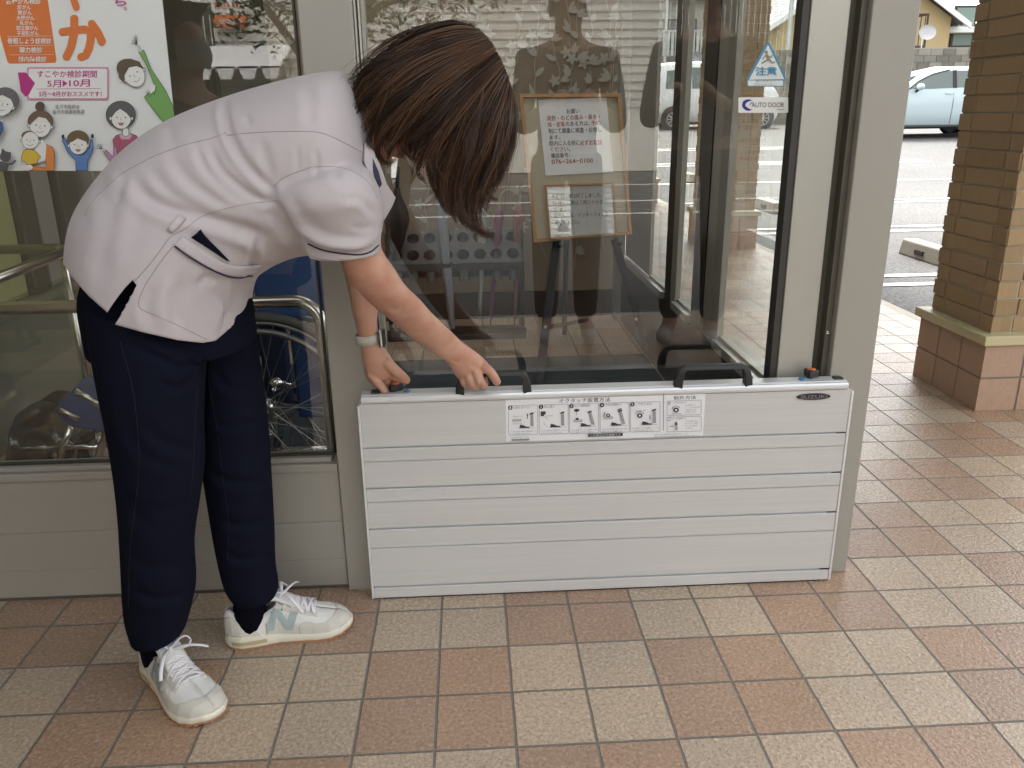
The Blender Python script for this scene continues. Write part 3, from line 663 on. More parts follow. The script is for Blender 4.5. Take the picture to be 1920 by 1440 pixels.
o = slab('paper_notice', PQ, .0006, mat('white_paper', (.80, .80, .81), .6, bump=.15, bscale=12), bt, .003); bpy.context.view_layer.update()
o.parent = None; o.location = bt.location; tag(o, 'white paper notice with black and red Japanese text pinned to the beige board', 'notice')
pin = MB()
for q in ((1018, 192), (1130, 188)): pin.cyl(bp(*q, .0035), bp(*q, .010), .004, 10)
eb('pin', pin, M_SILL, o)
A = Art(lambda x, y: bp(x, y, .0042), BN); K_, Rd = (.03, .03, .035), (.42, .035, .04)
S = -.035
def col(txt, x0, y, x1, h, c): A.text(txt, x0, y, x1, h, c, slope=S, shear=.1)
col('お願い', 1062, 204.5, 1086, 9, K_)
col('発熱・のどの痛み・鼻水・', 1025, 217, 1124, 10, Rd)
col('咳・痰等', 1027, 229, 1058, 10, Rd); col('のある方は、', 1060, 228, 1105, 9, K_); col('予約', 1108, 226, 1125, 10, Rd)
col('制にて順番に検査・診療し', 1028, 241, 1127, 10, K_)
col('ます。', 1030, 254, 1050, 8, K_)
col('院内に入る前に', 1030, 264.5, 1086, 9.5, K_); col('必ずお電話', 1087, 263, 1128, 10, Rd)
col('ください。', 1032, 276, 1068, 9, Rd)
col('電話番号：', 1033, 287.5, 1068, 9, K_)
col('076−264−0100', 1034, 299.5, 1111, 8, Rd)
A.mb.v = [tuple(Vector(v)-bt.location) for v in A.mb.v]; A.build('lettering', o)
ft = empty('framed_notice', bp(1095, 447, .02), 0, 'small glazed wooden frame with a Japanese notice, leaning on the lower part of the board', 'framed notice')
Q2 = [(1021, 347), (1150, 343), (1157, 441), (1030, 449)]
slab('paper', Q2, .002, mat('notice_paper', (.78, .78, .78), .5), ft, .016)
frame('frame', Q2, .008, .014, M_WOOD, ft, .020)
slab('cover_glass', [(1025, 351), (1147, 347), (1153, 438), (1034, 445)], .0005, glass('cover_glass', .02, (.97, .97, .97)), ft, .0225)
A = Art(lambda x, y: bp(x, y, .0175), BN)
col('午前の診療は終了しました。', 1034, 364, 1128, 9, K_)
col('午後', 1036, 377, 1054, 9, Rd); col('の診察は', 1056, 376, 1084, 9, K_); col('三時三十分', 1086, 375, 1122, 9, Rd); col('から', 1124, 374, 1139, 9, K_)
col('です。', 1037, 390, 1060, 8, K_)
col('御用の方は、インターフォンを', 1038, 400, 1140, 9, K_); col('押して下さい。', 1040, 413, 1086, 9, K_)
A.mb.v = [tuple(Vector(v)-ft.location) for v in A.mb.v]; A.build('lettering', ft)

# ---------------------------------------------------------------- stickers on the door glass
def glass_at(x, y): return at(x, y, Y=GY-.0015)
o = MB(); T = [glass_at(*p) for p in ((1440, 79), (1473, 151), (1401, 152))]
st = empty('warning_sticker', glass_at(1437, 162), 0, 'triangular blue and white running-figure caution sticker on the door glass', 'sticker')
A = Art(lambda x, y: glass_at(x, y)-st.location, (0, -1, 0)); Wp = (.62, .66, .64); Bl = (.04, .22, .36); Gy = (.22, .21, .18)
A.poly([(1440, 79), (1444, 82), (1474, 148), (1471, 152), (1403, 153), (1400, 149), (1436, 82)], Bl)
A.poly([(1440, 84), (1470.5, 148.5), (1404, 149.5)], Wp)
A.ell(1436.5, 98, 3.2, 3.4, Gy); A.line([(1436, 102), (1441, 112)], 6, Gy); A.line([(1436, 104), (1430, 109), (1431, 112)], 2, Gy); A.line([(1440, 105), (1446, 108), (1448, 103)], 2, Gy)
A.line([(1441, 112), (1434, 115), (1428, 119)], 3, Gy); A.line([(1441, 111), (1448, 118), (1453, 116)], 3, Gy)
A.text('注意', 1416, 125, 1456, 17, Bl, bold=.02)
A.rrect(1400, 149.5, 1469, 162.5, 0, Bl, 2); A.rrect(1401.5, 151, 1467.5, 161, 0, Wp, 1)
A.text('駆け込まない', 1417, 149, 1453, 5.5, Gy); A.text('立ち止まらない', 1413, 156, 1455, 5.5, Gy)
A.build('print', st)
st = empty('door_sticker', glass_at(1431, 213), 0, 'white rectangular AUTO DOOR sticker with a blue emblem on the door glass', 'sticker')
A = Art(lambda x, y: glass_at(x, y)-st.location, (0, -1, 0)); NV = (.012, .02, .20)
A.rrect(1384.5, 182.5, 1478, 211.5, 0, (.66, .66, .64), 2)
A.poly([(1391, 197), (1393, 190), (1399, 186.5), (1406, 186.5), (1410, 189), (1404, 190), (1399, 193), (1397, 197.5), (1400, 201), (1406, 204.5), (1411, 205), (1405, 208), (1398, 207), (1392.5, 202)], NV)
A.line([(1405, 196.5), (1411, 191)], 1.3, NV)
A.text('AUTO DOOR', 1409, 192, 1470, 9, (.05, .05, .06)); A.text('YAMAMA', 1456, 204.5, 1470, 2.4, (.05, .05, .06))
A.build('print', st)

# ---------------------------------------------------------------- health-check poster on the left window
def post_at(x, y): return at(x, y, Y=GY-.0025)
pt = empty('poster', post_at(150, 319), 0, 'large white health-check poster with orange heading and drawn people, stuck on the left window', 'poster')
A = Art(lambda x, y: post_at(x, y)-pt.location, (0, -1, 0)); A.step = .0001
OR, PK, WH = (.62, .17, .04), (.42, .03, .20), (.70, .71, .70)
A.poly([(-150, -120), (292, -120), (329, 238), (331, 321), (-150, 319.5)], (.68, .70, .69)); A.build('sheet', pt)
A.mb = MB()
A.poly([(-30, -40), (84, -40), (106, 112), (104, 118), (18, 119.5), (14, 116)], OR)
def tx(s_, x0, y0, x1, h, c, b=.015): A.text(s_, x0, y0, x1, h, c, bold=b)
tx('各種がん検診', 11, -5, 77, 13, WH); tx('肺がん', 33, 9, 58, 9, WH); tx('胃がん', 34, 19, 60, 9, WH); tx('大腸がん', 31, 29, 65, 9, WH); tx('乳がん', 37, 38.5, 63, 8.5, WH); tx('前立腺がん', 31, 48, 72, 9, WH); tx('子宮頸がん', 32, 58, 73, 9, WH)
A.line([(14, 68.5), (98, 67.5)], .6, WH); tx('骨粗しょう症検診', 15, 71, 97, 11.5, WH); A.line([(18, 86), (98, 85)], .6, WH); tx('聴力検診', 37, 88, 80, 11.5, WH); A.line([(20, 103), (100, 102.5)], .6, WH); tx('緑内障検診', 35, 105.5, 88, 11, WH)
# big round-tipped kana
def fat(P_, w_):
    A.line(P_, w_, OR); A.ell(*P_[0], w_/2, w_/2, OR); A.ell(*P_[-1], w_/2, w_/2, OR)
fat([(118, 60), (140, 57), (160, 55), (170, 60), (171, 74), (167, 92), (161, 104), (153, 107)], 15); fat([(140, 35), (140, 62), (134, 88), (126, 106)], 15); fat([(173, 45), (184, 60), (192, 78)], 15); fat([(136, -10), (144, 14)], 13)
tx('ら', 217, -4, 238, 15, PK); A.ring(236, 16.5, 2.3, 2.3, 1.2, PK)
A.build('heading', pt); A.mb = MB()
A.rrect(52, 126, 205, 187, 0, (.55, .22, .36), 4); A.rrect(55, 129, 202, 184, 0, (.70, .71, .70), 3)
A.poly([(35, 136), (50, 136), (67, 156), (56, 177), (50, 181), (45, 176), (41, 172)], PK)
tx('すこやか検診期間', 71, 132, 183, 14, PK); tx('5月', 90, 150, 116, 14, PK); A.poly([(119, 150), (119, 163), (128, 156.5)], PK); tx('10月', 131, 149, 170, 14, PK); A.line([(70, 167), (191, 166)], .7, PK); tx('5月〜8月がおススメです！', 75, 171, 192, 10.5, PK)
tx('金沢市医師会', 105, 196, 151, 8, (.08, .08, .08), 0); tx('金沢市健康政策課', 100, 205.5, 160, 8, (.08, .08, .08), 0)
A.build('notice_text', pt); A.mb = MB()
INK = (.02, .02, .02)
def out(P_, c, w_=.9, close=True):
    A.poly(P_, c); A.line(P_+([P_[0], P_[1]] if close else []), w_, INK)
def face(cx, cy, rx, ry, rot=0, smile='u', hair=None):
    c, q = math.cos(R(rot)), math.sin(R(rot))
    def T_(x, y): return (cx+x*c-y*q, cy+x*q+y*c)
    for s_ in (-1, 1): A.ell(*T_(s_*rx*1.02, ry*.05), rx*.22, ry*.2, INK); A.ell(*T_(s_*rx*1.02, ry*.05), rx*.17, ry*.15, (.70, .71, .70))
    A.ell(cx, cy, rx+.4, ry+.4, INK, rot); A.ell(cx, cy, rx-.3, ry-.3, (.70, .70, .68), rot)
    for s_ in (-1, 1): A.ell(*T_(s_*rx*.42, -ry*.05), rx*.07, rx*.07, INK)
    A.line([T_(0, -ry*.05), T_(-rx*.06, ry*.2), T_(rx*.1, ry*.22)], .6, INK)
    if smile == 'o': A.poly([T_(-rx*.3, ry*.45), T_(rx*.3, ry*.45), T_(rx*.14, ry*.68), T_(-rx*.14, ry*.68)], (.5, .18, .15)); A.line([T_(-rx*.3, ry*.45), T_(rx*.3, ry*.45), T_(rx*.14, ry*.68), T_(-rx*.14, ry*.68), T_(-rx*.3, ry*.45)], .6, INK)
    else: A.line([T_(-rx*.35, ry*.45), T_(-rx*.12, ry*.58), T_(rx*.15, ry*.57), T_(rx*.38, ry*.42)], .7, INK)
    return T_
# waving man in green
out([(262, 98), (271, 94), (285, 130), (312, 170), (326, 200), (331, 238), (310, 232), (285, 200), (272, 182), (285, 168), (290, 158), (276, 122)], (.16, .34, .10))
A.line([(266, 97), (263, 90), (260, 85)], 3.4, INK); A.line([(266, 97), (263, 90), (260, 85)], 2.2, (.7, .7, .68))
for dx, dy in ((-8, -8), (-5, -14), (-1, -17), (3, -16), (-10, -2)): A.line([(258, 84), (256+dx*.8, 83+dy)], 1.0, INK)
A.poly([(277, 163), (284, 158), (294, 160), (292, 170), (284, 176)], (.7, .7, .68))
A.ell(244, 130, 24, 19, (.10, .075, .05), 20); face(253, 140, 19, 24.5, -30); A.poly([(222, 128), (228, 114), (246, 110), (264, 116), (272, 130), (258, 124), (244, 127), (236, 141), (236, 156), (226, 147)], (.10, .075, .05))
A.line([(276, 172), (283, 182), (288, 173), (292, 178), (294, 160)], .8, INK)
# woman with bob and pink top
out([(214, 262), (220, 254), (232, 250), (246, 250), (258, 254), (266, 268), (262, 290), (224, 300), (218, 292)], (.36, .09, .15))
A.poly([(226, 254), (231, 250), (246, 250), (250, 254), (246, 261), (230, 261)], (.55, .35, .45)); out([(233, 240), (243, 240), (244, 253), (238, 256), (232, 253)], (.7, .7, .68))
A.ell(229, 215, 28, 26, INK); A.ell(229, 215, 27, 25.2, (.10, .10, .10)); face(230, 221, 18.5, 20.5, 0, 'o'); A.poly([(211, 222), (212, 205), (224, 197), (236, 196), (247, 205), (250, 224), (240, 212), (228, 204), (220, 210)], (.10, .10, .10))
out([(197, 284), (202, 281), (215, 293), (216, 276), (222, 276), (224, 304), (212, 304)], (.45, .22, .40)); A.line([(200, 283), (194, 278)], 3, INK); A.line([(200, 283), (194, 278)], 2, (.7, .7, .68))
for dx, dy in ((-10, -6), (-7, -9), (-3, -10), (1, -9), (-10, -1)): A.line([(194, 279), (194+dx, 279+dy)], .9, INK)
# boy in blue
out([(120, 262), (126, 258), (136, 277), (142, 286), (148, 290), (158, 290), (166, 285), (171, 277), (174, 260), (178, 262), (178, 280), (168, 300), (168, 319.5), (146, 319.5), (146, 300), (130, 284)], (.10, .20, .45))
for a_ in ((122, 256), (177, 255)): A.ell(*a_, 2.6, 4.5, INK)
A.ell(150, 262, 21, 18, (.14, .10, .05)); face(151, 272, 16.5, 17, 0, 'o'); A.poly([(133, 268), (133, 252), (148, 245), (164, 250), (169, 266), (160, 263), (150, 259), (141, 265)], (.14, .10, .05))
# mother with bun holding a baby
out([(72, 278), (92, 270), (104, 276), (107, 290), (106, 319.5), (60, 319.5), (62, 310), (92, 314), (90, 296)], (.60, .22, .06)); A.poly([(66, 270), (84, 262), (92, 271), (90, 300), (74, 305)], (.7, .7, .68))
A.ell(80, 200, 9, 9.5, (.10, .06, .045)); A.ell(81, 228, 24, 21, INK); A.ell(81, 228, 23.2, 20.2, (.14, .09, .06)); face(81, 236, 19.5, 21, 4); A.poly([(61, 236), (62, 218), (80, 209), (98, 218), (101, 234), (92, 222), (78, 219), (68, 228)], (.14, .09, .06))
out([(50, 282), (58, 279), (70, 281), (82, 293), (78, 297), (74, 306), (56, 308), (52, 300), (46, 304), (46, 294)], (.58, .42, .05)); A.ell(60, 254, 14, 9, (.15, .1, .06)); face(63, 263, 15.5, 16, 4); A.ell(60, 313, 8, 5, (.7, .7, .68))
# grey cat, blue man at the margin
out([(0, 304), (6, 302), (24, 306), (20, 319.5), (2, 319.5)], (.09, .09, .095)); A.line([(20, 308), (30, 306), (36, 300)], 4, (.09, .09, .095)); A.ell(17, 293, 10.5, 10, (.09, .09, .095)); A.poly([(9, 287), (11, 277), (18, 284)], (.09, .09, .095)); A.poly([(18, 284), (28, 285), (27, 296)], (.09, .09, .095)); A.ell(14, 293, 1, 1, INK); A.ell(21, 294, 1, 1, INK)
out([(-20, 222), (2, 224), (12, 230), (13, 242), (4, 262), (-20, 270)], (.05, .11, .28)); A.ell(18, 188, 26, 24, (.12, .12, .12), 15); face(14, 194, 19, 24, 22)
A.poly([(-6, 180), (6, 168), (24, 166), (38, 180), (36, 204), (28, 186), (12, 178), (0, 184)], (.12, .12, .12))
A.build('drawn_people', pt)
# ================================================================ flood barrier panel
PY = .051
pz = lambda py: at(690, py, Y=PY).z
PXL, PXR = -.012, 1.100
t = empty('barrier_panel', (.54, .06, 0), 0, 'long pale aluminium flood barrier panel set across the foot of the glass door', 'barrier panel')
cuts = [0.004, pz(1105), pz(1101), pz(996), pz(992), pz(920), pz(916), pz(844), pz(840), pz(758)]
bands = [(cuts[0], cuts[1]), (cuts[2], cuts[3]), (cuts[4], cuts[5]), (cuts[6], cuts[7]), (cuts[8], cuts[9])]
m = MB(); o_ = t.location
prof = []
for i, (a, b) in enumerate(bands):
    prof += [(PY+.0015, a), (PY, a+.0015)]
    if i == 4: prof += [(PY, b-.03), (PY, b)]
    elif i: prof += [(PY, b-(b-a)*.30), (PY+.0008, b-(b-a)*.30-.0002), (PY+.0008, b-(b-a)*.30-.0009), (PY, b-(b-a)*.30-.0011), (PY, b-.0015), (PY+.0015, b)]
    else: prof += [(PY, b-.0015), (PY+.0015, b)]
    if i < 4: prof += [(PY+.0065, b+.0002), (PY+.0065, bands[i+1][0]-.0002)]
prof += [(PY+.006, cuts[9]), (PY+.045, cuts[9]), (PY+.045, .004)]
n_ = len(prof)
m.add([(PXL-o_[0], y-o_[1], z) for y, z in prof]+[(PXR-o_[0], y-o_[1], z) for y, z in prof], [(i, (i+1) % n_, n_+(i+1) % n_, n_+i) for i in range(n_)]+[tuple(range(n_)), tuple(range(2*n_-1, n_-1, -1))])
m.build('boards', M_PNL, t)
m = MB(); lz = .0016
for i in range(4):
    z0, z1 = bands[i][1], bands[i+1][0]
    m.box(PXL-o_[0]+.001, PXR-o_[0]-.001, PY-o_[1]+.0002, PY-o_[1]+.0060, z0+.0004, z0+.0022)
m.build('groove_trim', M_PNLE, t)
# rounded silver top rail
m = MB(); zt0, zt1 = pz(757), pz(742); pr = [(PY+.004, zt0), (PY-.003, zt0+.001), (PY-.005, zt0+.006), (PY-.005, zt1-.007), (PY-.002, zt1-.003), (PY+.004, zt1-.002), (PY+.006, zt1), (PY+.040, zt1), (PY+.040, zt0)]
k = len(pr); m.add([(PXL+.004-o_[0], y-o_[1], z) for y, z in pr]+[(PXR-.010-o_[0], y-o_[1], z) for y, z in pr], [(i, (i+1) % k, k+(i+1) % k, k+i) for i in range(k)]+[tuple(range(k)), tuple(range(2*k-1, k-1, -1))])
m.build('top_rail', M_PNLE, t)
m = MB(); m.box(PXR+.0005-o_[0], PXR+.006-o_[0], PY-.002-o_[1], PY+.046-o_[1], .004, cuts[9]-.004, bev=.001); m.box(PXL-.006-o_[0], PXL-.0005-o_[0], PY-.002-o_[1], PY+.046-o_[1], .004, cuts[9]-.004, bev=.001); m.build('end_cap', M_PNLE, t)
m = MB()
for z0, z1 in ((bands[i][1], bands[i+1][0]) for i in range(4)): m.box(PXR-.022-o_[0], PXR-.001-o_[0], PY+.0008-o_[1], PY+.005-o_[1], z0+.0003, z1-.0028)
m.build('slot_plug', M_BLK, t)
m = MB(); m.box(PXL+.02-o_[0], PXR-.02-o_[0], PY+.003-o_[1], PY+.040-o_[1], 0, .0038); m.build('rubber_seal', M_BLK, t)
# grip handles
def grip(x0, x1, ztop):
    y0 = PY-.004; m_ = MB(); zb = zt0+.004; W = x1-x0
    outer = [(x0, zb), (x0+.003, zb+.030), (x0+.010, ztop-.012), (x0+.018, ztop-.003), (x0+.026, ztop), (x1-.026, ztop), (x1-.018, ztop-.003), (x1-.010, ztop-.012), (x1-.003, zb+.030), (x1, zb)]
    inner = [(x0+.020, zb), (x0+.021, zb+.028), (x0+.024, ztop-.016), (x0+.028, ztop-.0115), (x0+.032, ztop-.0105), (x1-.032, ztop-.0105), (x1-.028, ztop-.0115), (x1-.024, ztop-.016), (x1-.021, zb+.028), (x1-.020, zb)]
    G = []
    for (ox, oz), (ix, iz) in zip(outer, inner):
        G.append([(ox-o_[0], y0+.004-o_[1], oz), (ox-o_[0], y0+.020-o_[1], oz), (ix-o_[0], y0+.022-o_[1], iz), (ix-o_[0], y0-o_[1], iz)])
    m_.grid(G, closed=True, caps=True); o = m_.build('grip_handle', M_BLK, t); b_ = o.modifiers.new('b', 'BEVEL'); b_.width = .0025; b_.segments = 3; b_.limit_method = 'ANGLE'; return o
hp = lambda px, py: at(px, py, Y=PY)
grip(hp(853, 740).x, hp(998, 735).x, hp(940, 697).z)
grip(hp(1263, 725).x, hp(1413, 720).x, hp(1330, 685).z)
M_ORG = mat('orange_cap', (.62, .16, .05), .4); M_BCAP = mat('blue_cap', (.06, .20, .36), .4)
def knob(px, py, s_=1.0):
    c = at(px, py, Y=PY+.035); m_ = MB(); K = 36; G = []
    for z, q in ((-.009, .72), (-.008, .9), (-.004, 1), (.004, 1), (.008, .88), (.009, .6)):
        G.append([(c.x-o_[0]+(.0155+.0035*math.cos(3*a))*q*math.cos(a), c.y-o_[1]+(.0155+.0035*math.cos(3*a))*q*math.sin(a), c.z+z) for a in [2*math.pi*k/K for k in range(K)]])
    m_.grid(G, closed=True, caps=True); kn = m_.build('knob', M_BLK, t, smooth=True)
    m_ = MB(); m_.lathe([(0, .0105), (.009, .0102), (.010, .0085), (.010, .006)], (c.x-o_[0], c.y-o_[1], c.z), 'Z', 20); m_.build('cap', M_ORG, kn, smooth=True)
    m_ = MB(); m_.cyl((c.x-o_[0], c.y-o_[1], zt1-.01), (c.x-o_[0], c.y-o_[1], c.z-.008), .006, 14); m_.build('stem', M_CHR, kn, smooth=True)
knob(1521, 699); knob(741, 726)
m = MB()
for px, py in ((1505, 710), (763, 734)):
    c = at(px, py, Y=PY+.02); m.lathe([(0, .003), (.007, .0028), (.0085, 0), (.0085, -.004)], (c.x-o_[0], c.y-o_[1], c.z), 'Z', 20)
    m.cyl((c.x-o_[0], c.y-o_[1], zt1-.004), (c.x-o_[0], c.y-o_[1], c.z-.003), .005, 10)
m.build('lock_button', M_BCAP, t, smooth=True)
m = MB()
for x in (PXL+.035, PXR-.025): m.box(x-.010-o_[0], x+.010-o_[0], PY+.012-o_[1], PY+.03-o_[1], zt1+.0002, zt1+.004, bev=.001)
m.build('rail_clip', M_BLK, t)
# instruction label
P0 = lambda x, y: at(x, y, Y=PY-.0004)
lb = empty('instruction_label', P0(1130, 828), 0, 'white printed instruction label with seven small diagrams on the barrier panel', 'label')
A = Art(lambda x, y: P0(x, y)-lb.location, (0, -1, 0)); A.step = .00004
K_ = (.035, .035, .04); G_ = (.22, .22, .23); LG = (.42, .42, .43)
A.poly([(948, 749.8), (1323, 738), (1318, 816.5), (949, 828)], (.74, .75, .77)); A.build('sheet', lb); A.mb = MB()
def yy_(x, y): return y-(x-948)*.031       # the label slants in the picture
def tl_(s_, x0, y, x1, h, c=K_, b=0): A.text(s_, x0, yy_(x0, y), x1, h, c, slope=-.031, bold=b)
def ln_(pts, w_, c=K_): A.line([(x, yy_(x, y)) for x, y in pts], w_, c)
def pl_(pts, c=K_): A.poly([(x, yy_(x, y)) for x, y in pts], c)
tl_('オクタッチ設置方法', 1048, 750.5, 1144, 8.5, K_, .01)
tl_('取外方法', 1263, 752.5, 1305, 7, K_, .01)
bx = [(953.5, 1008), (1011, 1065.5), (1068, 1122.5), (1125, 1179.5), (1182, 1237)]
heads = ['位置を合わせる', '床に置く', 'ロック装置を開く', 'パネルを固定する', 'ノブをしめる']
foot = [('パネル左右の端を位置決めアン', 'グルの内側に合わせます。'), ('ゴムの先が内と床がコーナーに', '付けるように下ろします。'), ('パネルを傾けて、ロック装置のツマミ', 'を上に開き、引き下げます。'), ('パネルを下に押し付けながら奥に', '固定できたことを確認します。'), ('水の漏れないことを確認し、ノブを', '"しめる"の方向に回します。')]
for i, (a, b) in enumerate(bx):
    A.rrect(a, yy_(a, 761), b, yy_(a, 816.5), .7, G_, 2, -.031)
    A.ell(a+3.3, yy_(a+3.3, 764.5), 4.3, 4.3, K_); tl_(str(i+1), a+2, 762, a+4.6, 5, (.7, .7, .7), .02)
    tl_(heads[i], a+9, 762.3, a+min(40, 9+len(heads[i])*5), 4.6, G_)
    tl_(foot[i][0], a+3, 808.3, b-2.5, 3, G_); tl_(foot[i][1], a+3, 812.6, b-12, 3, G_)
    # little drawings: shoe pushing a tall panel profile
    s0 = b-13; lean = (0, 0, -6, -6, 0)[i]
    pl_([(s0+lean, 775), (s0+4+lean, 775), (s0+5, 801), (s0, 801)], LG); ln_([(s0+lean, 776), (s0, 801)], .7); ln_([(s0+4+lean, 776), (s0+5, 801)], .7); ln_([(s0+2+lean, 780), (s0+2.5, 800)], 1.2, G_)
    pl_([(s0-21, 802), (s0-20, 797), (s0-14, 798), (s0-8, 801), (s0-2, 801.5), (s0-2, 803.5), (s0-21, 803.5)]); ln_([(s0-24, 803.8), (s0+9, 803.8)], .5, G_)
    pl_([(s0+lean-3, 777), (s0+lean+5, 774), (s0+lean+6, 776.5), (s0+lean-1, 779)], K_)
    if i in (0, 2, 3): pl_([(a+7, 786+4*(i == 2)), (a+24, 786+4*(i == 2)), (a+24, 791+4*(i == 2)), (a+7, 791+4*(i == 2))], LG)
    if i == 0: tl_('位置決めアングル', a+8, 780, a+27, 3, G_); tl_('奥行きが広い面', a+8, 793, a+25, 3, G_); ln_([(s0-6, 786), (s0-6, 779)], 1.4); pl_([(s0-8, 780), (s0-4, 780), (s0-6, 776)])
    if i == 1: pl_([(a+3, 773), (a+12, 773), (a+12, 779), (a+9, 779), (a+9, 782), (a+3, 782)]); tl_('止水ゴム', a+15, 780, a+26, 3, G_); ln_([(a+10, 782), (a+16, 788)], .5); A.ring(a+14, yy_(a+14, 793), 5, 8, .5, G_, 90, 180)
    if i == 2: pl_([(a+8, 772), (a+12, 770), (a+18, 771), (a+18, 774), (a+14, 776), (a+9, 775)]); ln_([(a+13, 776), (a+13, 782)], 1, G_); A.ell(a+14, yy_(a+14, 789), 3, 2.2, K_)
    if i == 3: A.ell(a+15, yy_(a+15, 784), 4, 3.4, K_); A.ell(a+15, yy_(a+15, 784), 1.6, 1.4, (.7, .7, .7)); ln_([(a+6, 786), (a+9, 778)], 1.4); pl_([(s0-9, 774), (s0-2, 771), (s0-1, 773), (s0-8, 776)])
    if i == 4: A.ell(a+17, yy_(a+17, 786), 5.2, 4.4, K_); A.ell(a+17, yy_(a+17, 786), 2.2, 1.9, (.7, .7, .7)); A.ring(a+17, yy_(a+17, 786), 8, 7.5, .9, K_, 200, 340); tl_('"しめる"方向に回す', a+6, 775, a+28, 3, G_); ln_([(s0-6, 786), (s0-6, 794)], 1.4)
ln_([(1243.5, 746), (1243.0, 815)], .9)
for j, (ya, yb, hd) in enumerate(((760.5, 787.5, 'ノブをゆるめる'), (790.5, 818, 'ロックを解除する'))):
    A.rrect(1250, yy_(1250, ya), 1314, yy_(1250, yb), .7, G_, 2, -.031); A.ring(1253.5, yy_(1253.5, ya+3.5), 3.6, 3.6, .6, G_); tl_(str(j+1), 1252.6, ya+1.3, 1254.8, 4.4, G_)
    tl_(hd, 1259, ya+1.2, 1285, 4, G_)
    if j == 0: A.ell(1267, yy_(1267, ya+17), 5.2, 4.6, K_); A.ell(1267, yy_(1267, ya+17), 2.2, 1.9, (.7, .7, .7)); A.ring(1267, yy_(1267, ya+17), 8, 7.5, .8, K_, 200, 330); ln_([(1258, ya+24), (1277, ya+24)], .8, G_)
    else: pl_([(1264, ya+8), (1269, ya+8), (1270, ya+25), (1265, ya+25)], LG); ln_([(1267, ya+9), (1267, ya+24)], .8); A.ell(1267, yy_(1267, ya+13), 2.4, 2.4, K_); ln_([(1254, ya+17), (1262, ya+17)], .9)
    for q, s_ in enumerate((('水が完全にない', 'ら、ノブを"ゆるむ"', 'の方向に止まる', 'まで回します。') if j == 0 else ('パネルを軽く押し', 'ながらロック装置', 'のツマミに開いた', '上げます。'))): tl_(s_, 1284, ya+7+q*4.4, 1284+len(s_)*2.9, 3, G_)
pl_([(1102, 817), (1167, 817), (1167, 822.5), (1102, 822.5)]); tl_('この表示が外部面です', 1106, 817.8, 1163, 3.8, (.7, .7, .7))
tl_('下面取扱説明書を参照してください。', 957, 818.5, 992, 2.6, G_); pl_([(959, 822.5), (992, 822.5), (992, 825.5), (959, 825.5)], G_)
tl_('水圧とゴムの吸着は止水能力が向上します。', 1226, 821, 1290, 2.4, G_); tl_('通常とは段が異なる設備の場合は取扱説明書をご覧ください。', 1226, 825, 1314, 2.4, G_)
A.build('print', lb)
# maker's badge
bd = empty('badge', P0(1525, 744), 0, 'small black oval-ended badge with raised letters at the right end of the panel', 'badge')
m = MB(); L = []
for i in range(41):
    u = -1+i/20; L.append((1525+u*32, 743.2-u*.9-6.0*(1-abs(u)**3.2)**.6*(1-.12*u*u)))
L2 = [(x, 2*(743.2-(x-1525)*.028)-y) for x, y in L][::-1]
Pp = [P0(x, y)-bd.location for x, y in L+L2[1:-1]]; m.prism(Pp, (0, 0, 0), (0, -.003, 0)); b_ = m.build('plate', M_BLK, bd); bv = b_.modifiers.new('b', 'BEVEL'); bv.width = .0008; bv.segments = 2; bv.limit_method = 'ANGLE'
A = Art(lambda x, y: P0(x, y)-bd.location+Vector((0, -.0034, 0)), (0, -1, 0)); A.text('SUZUKI', 1500, 740.2, 1550, 7, (.15, .15, .155), slope=-.026, bold=.03); A.build('raised_letters', bd)

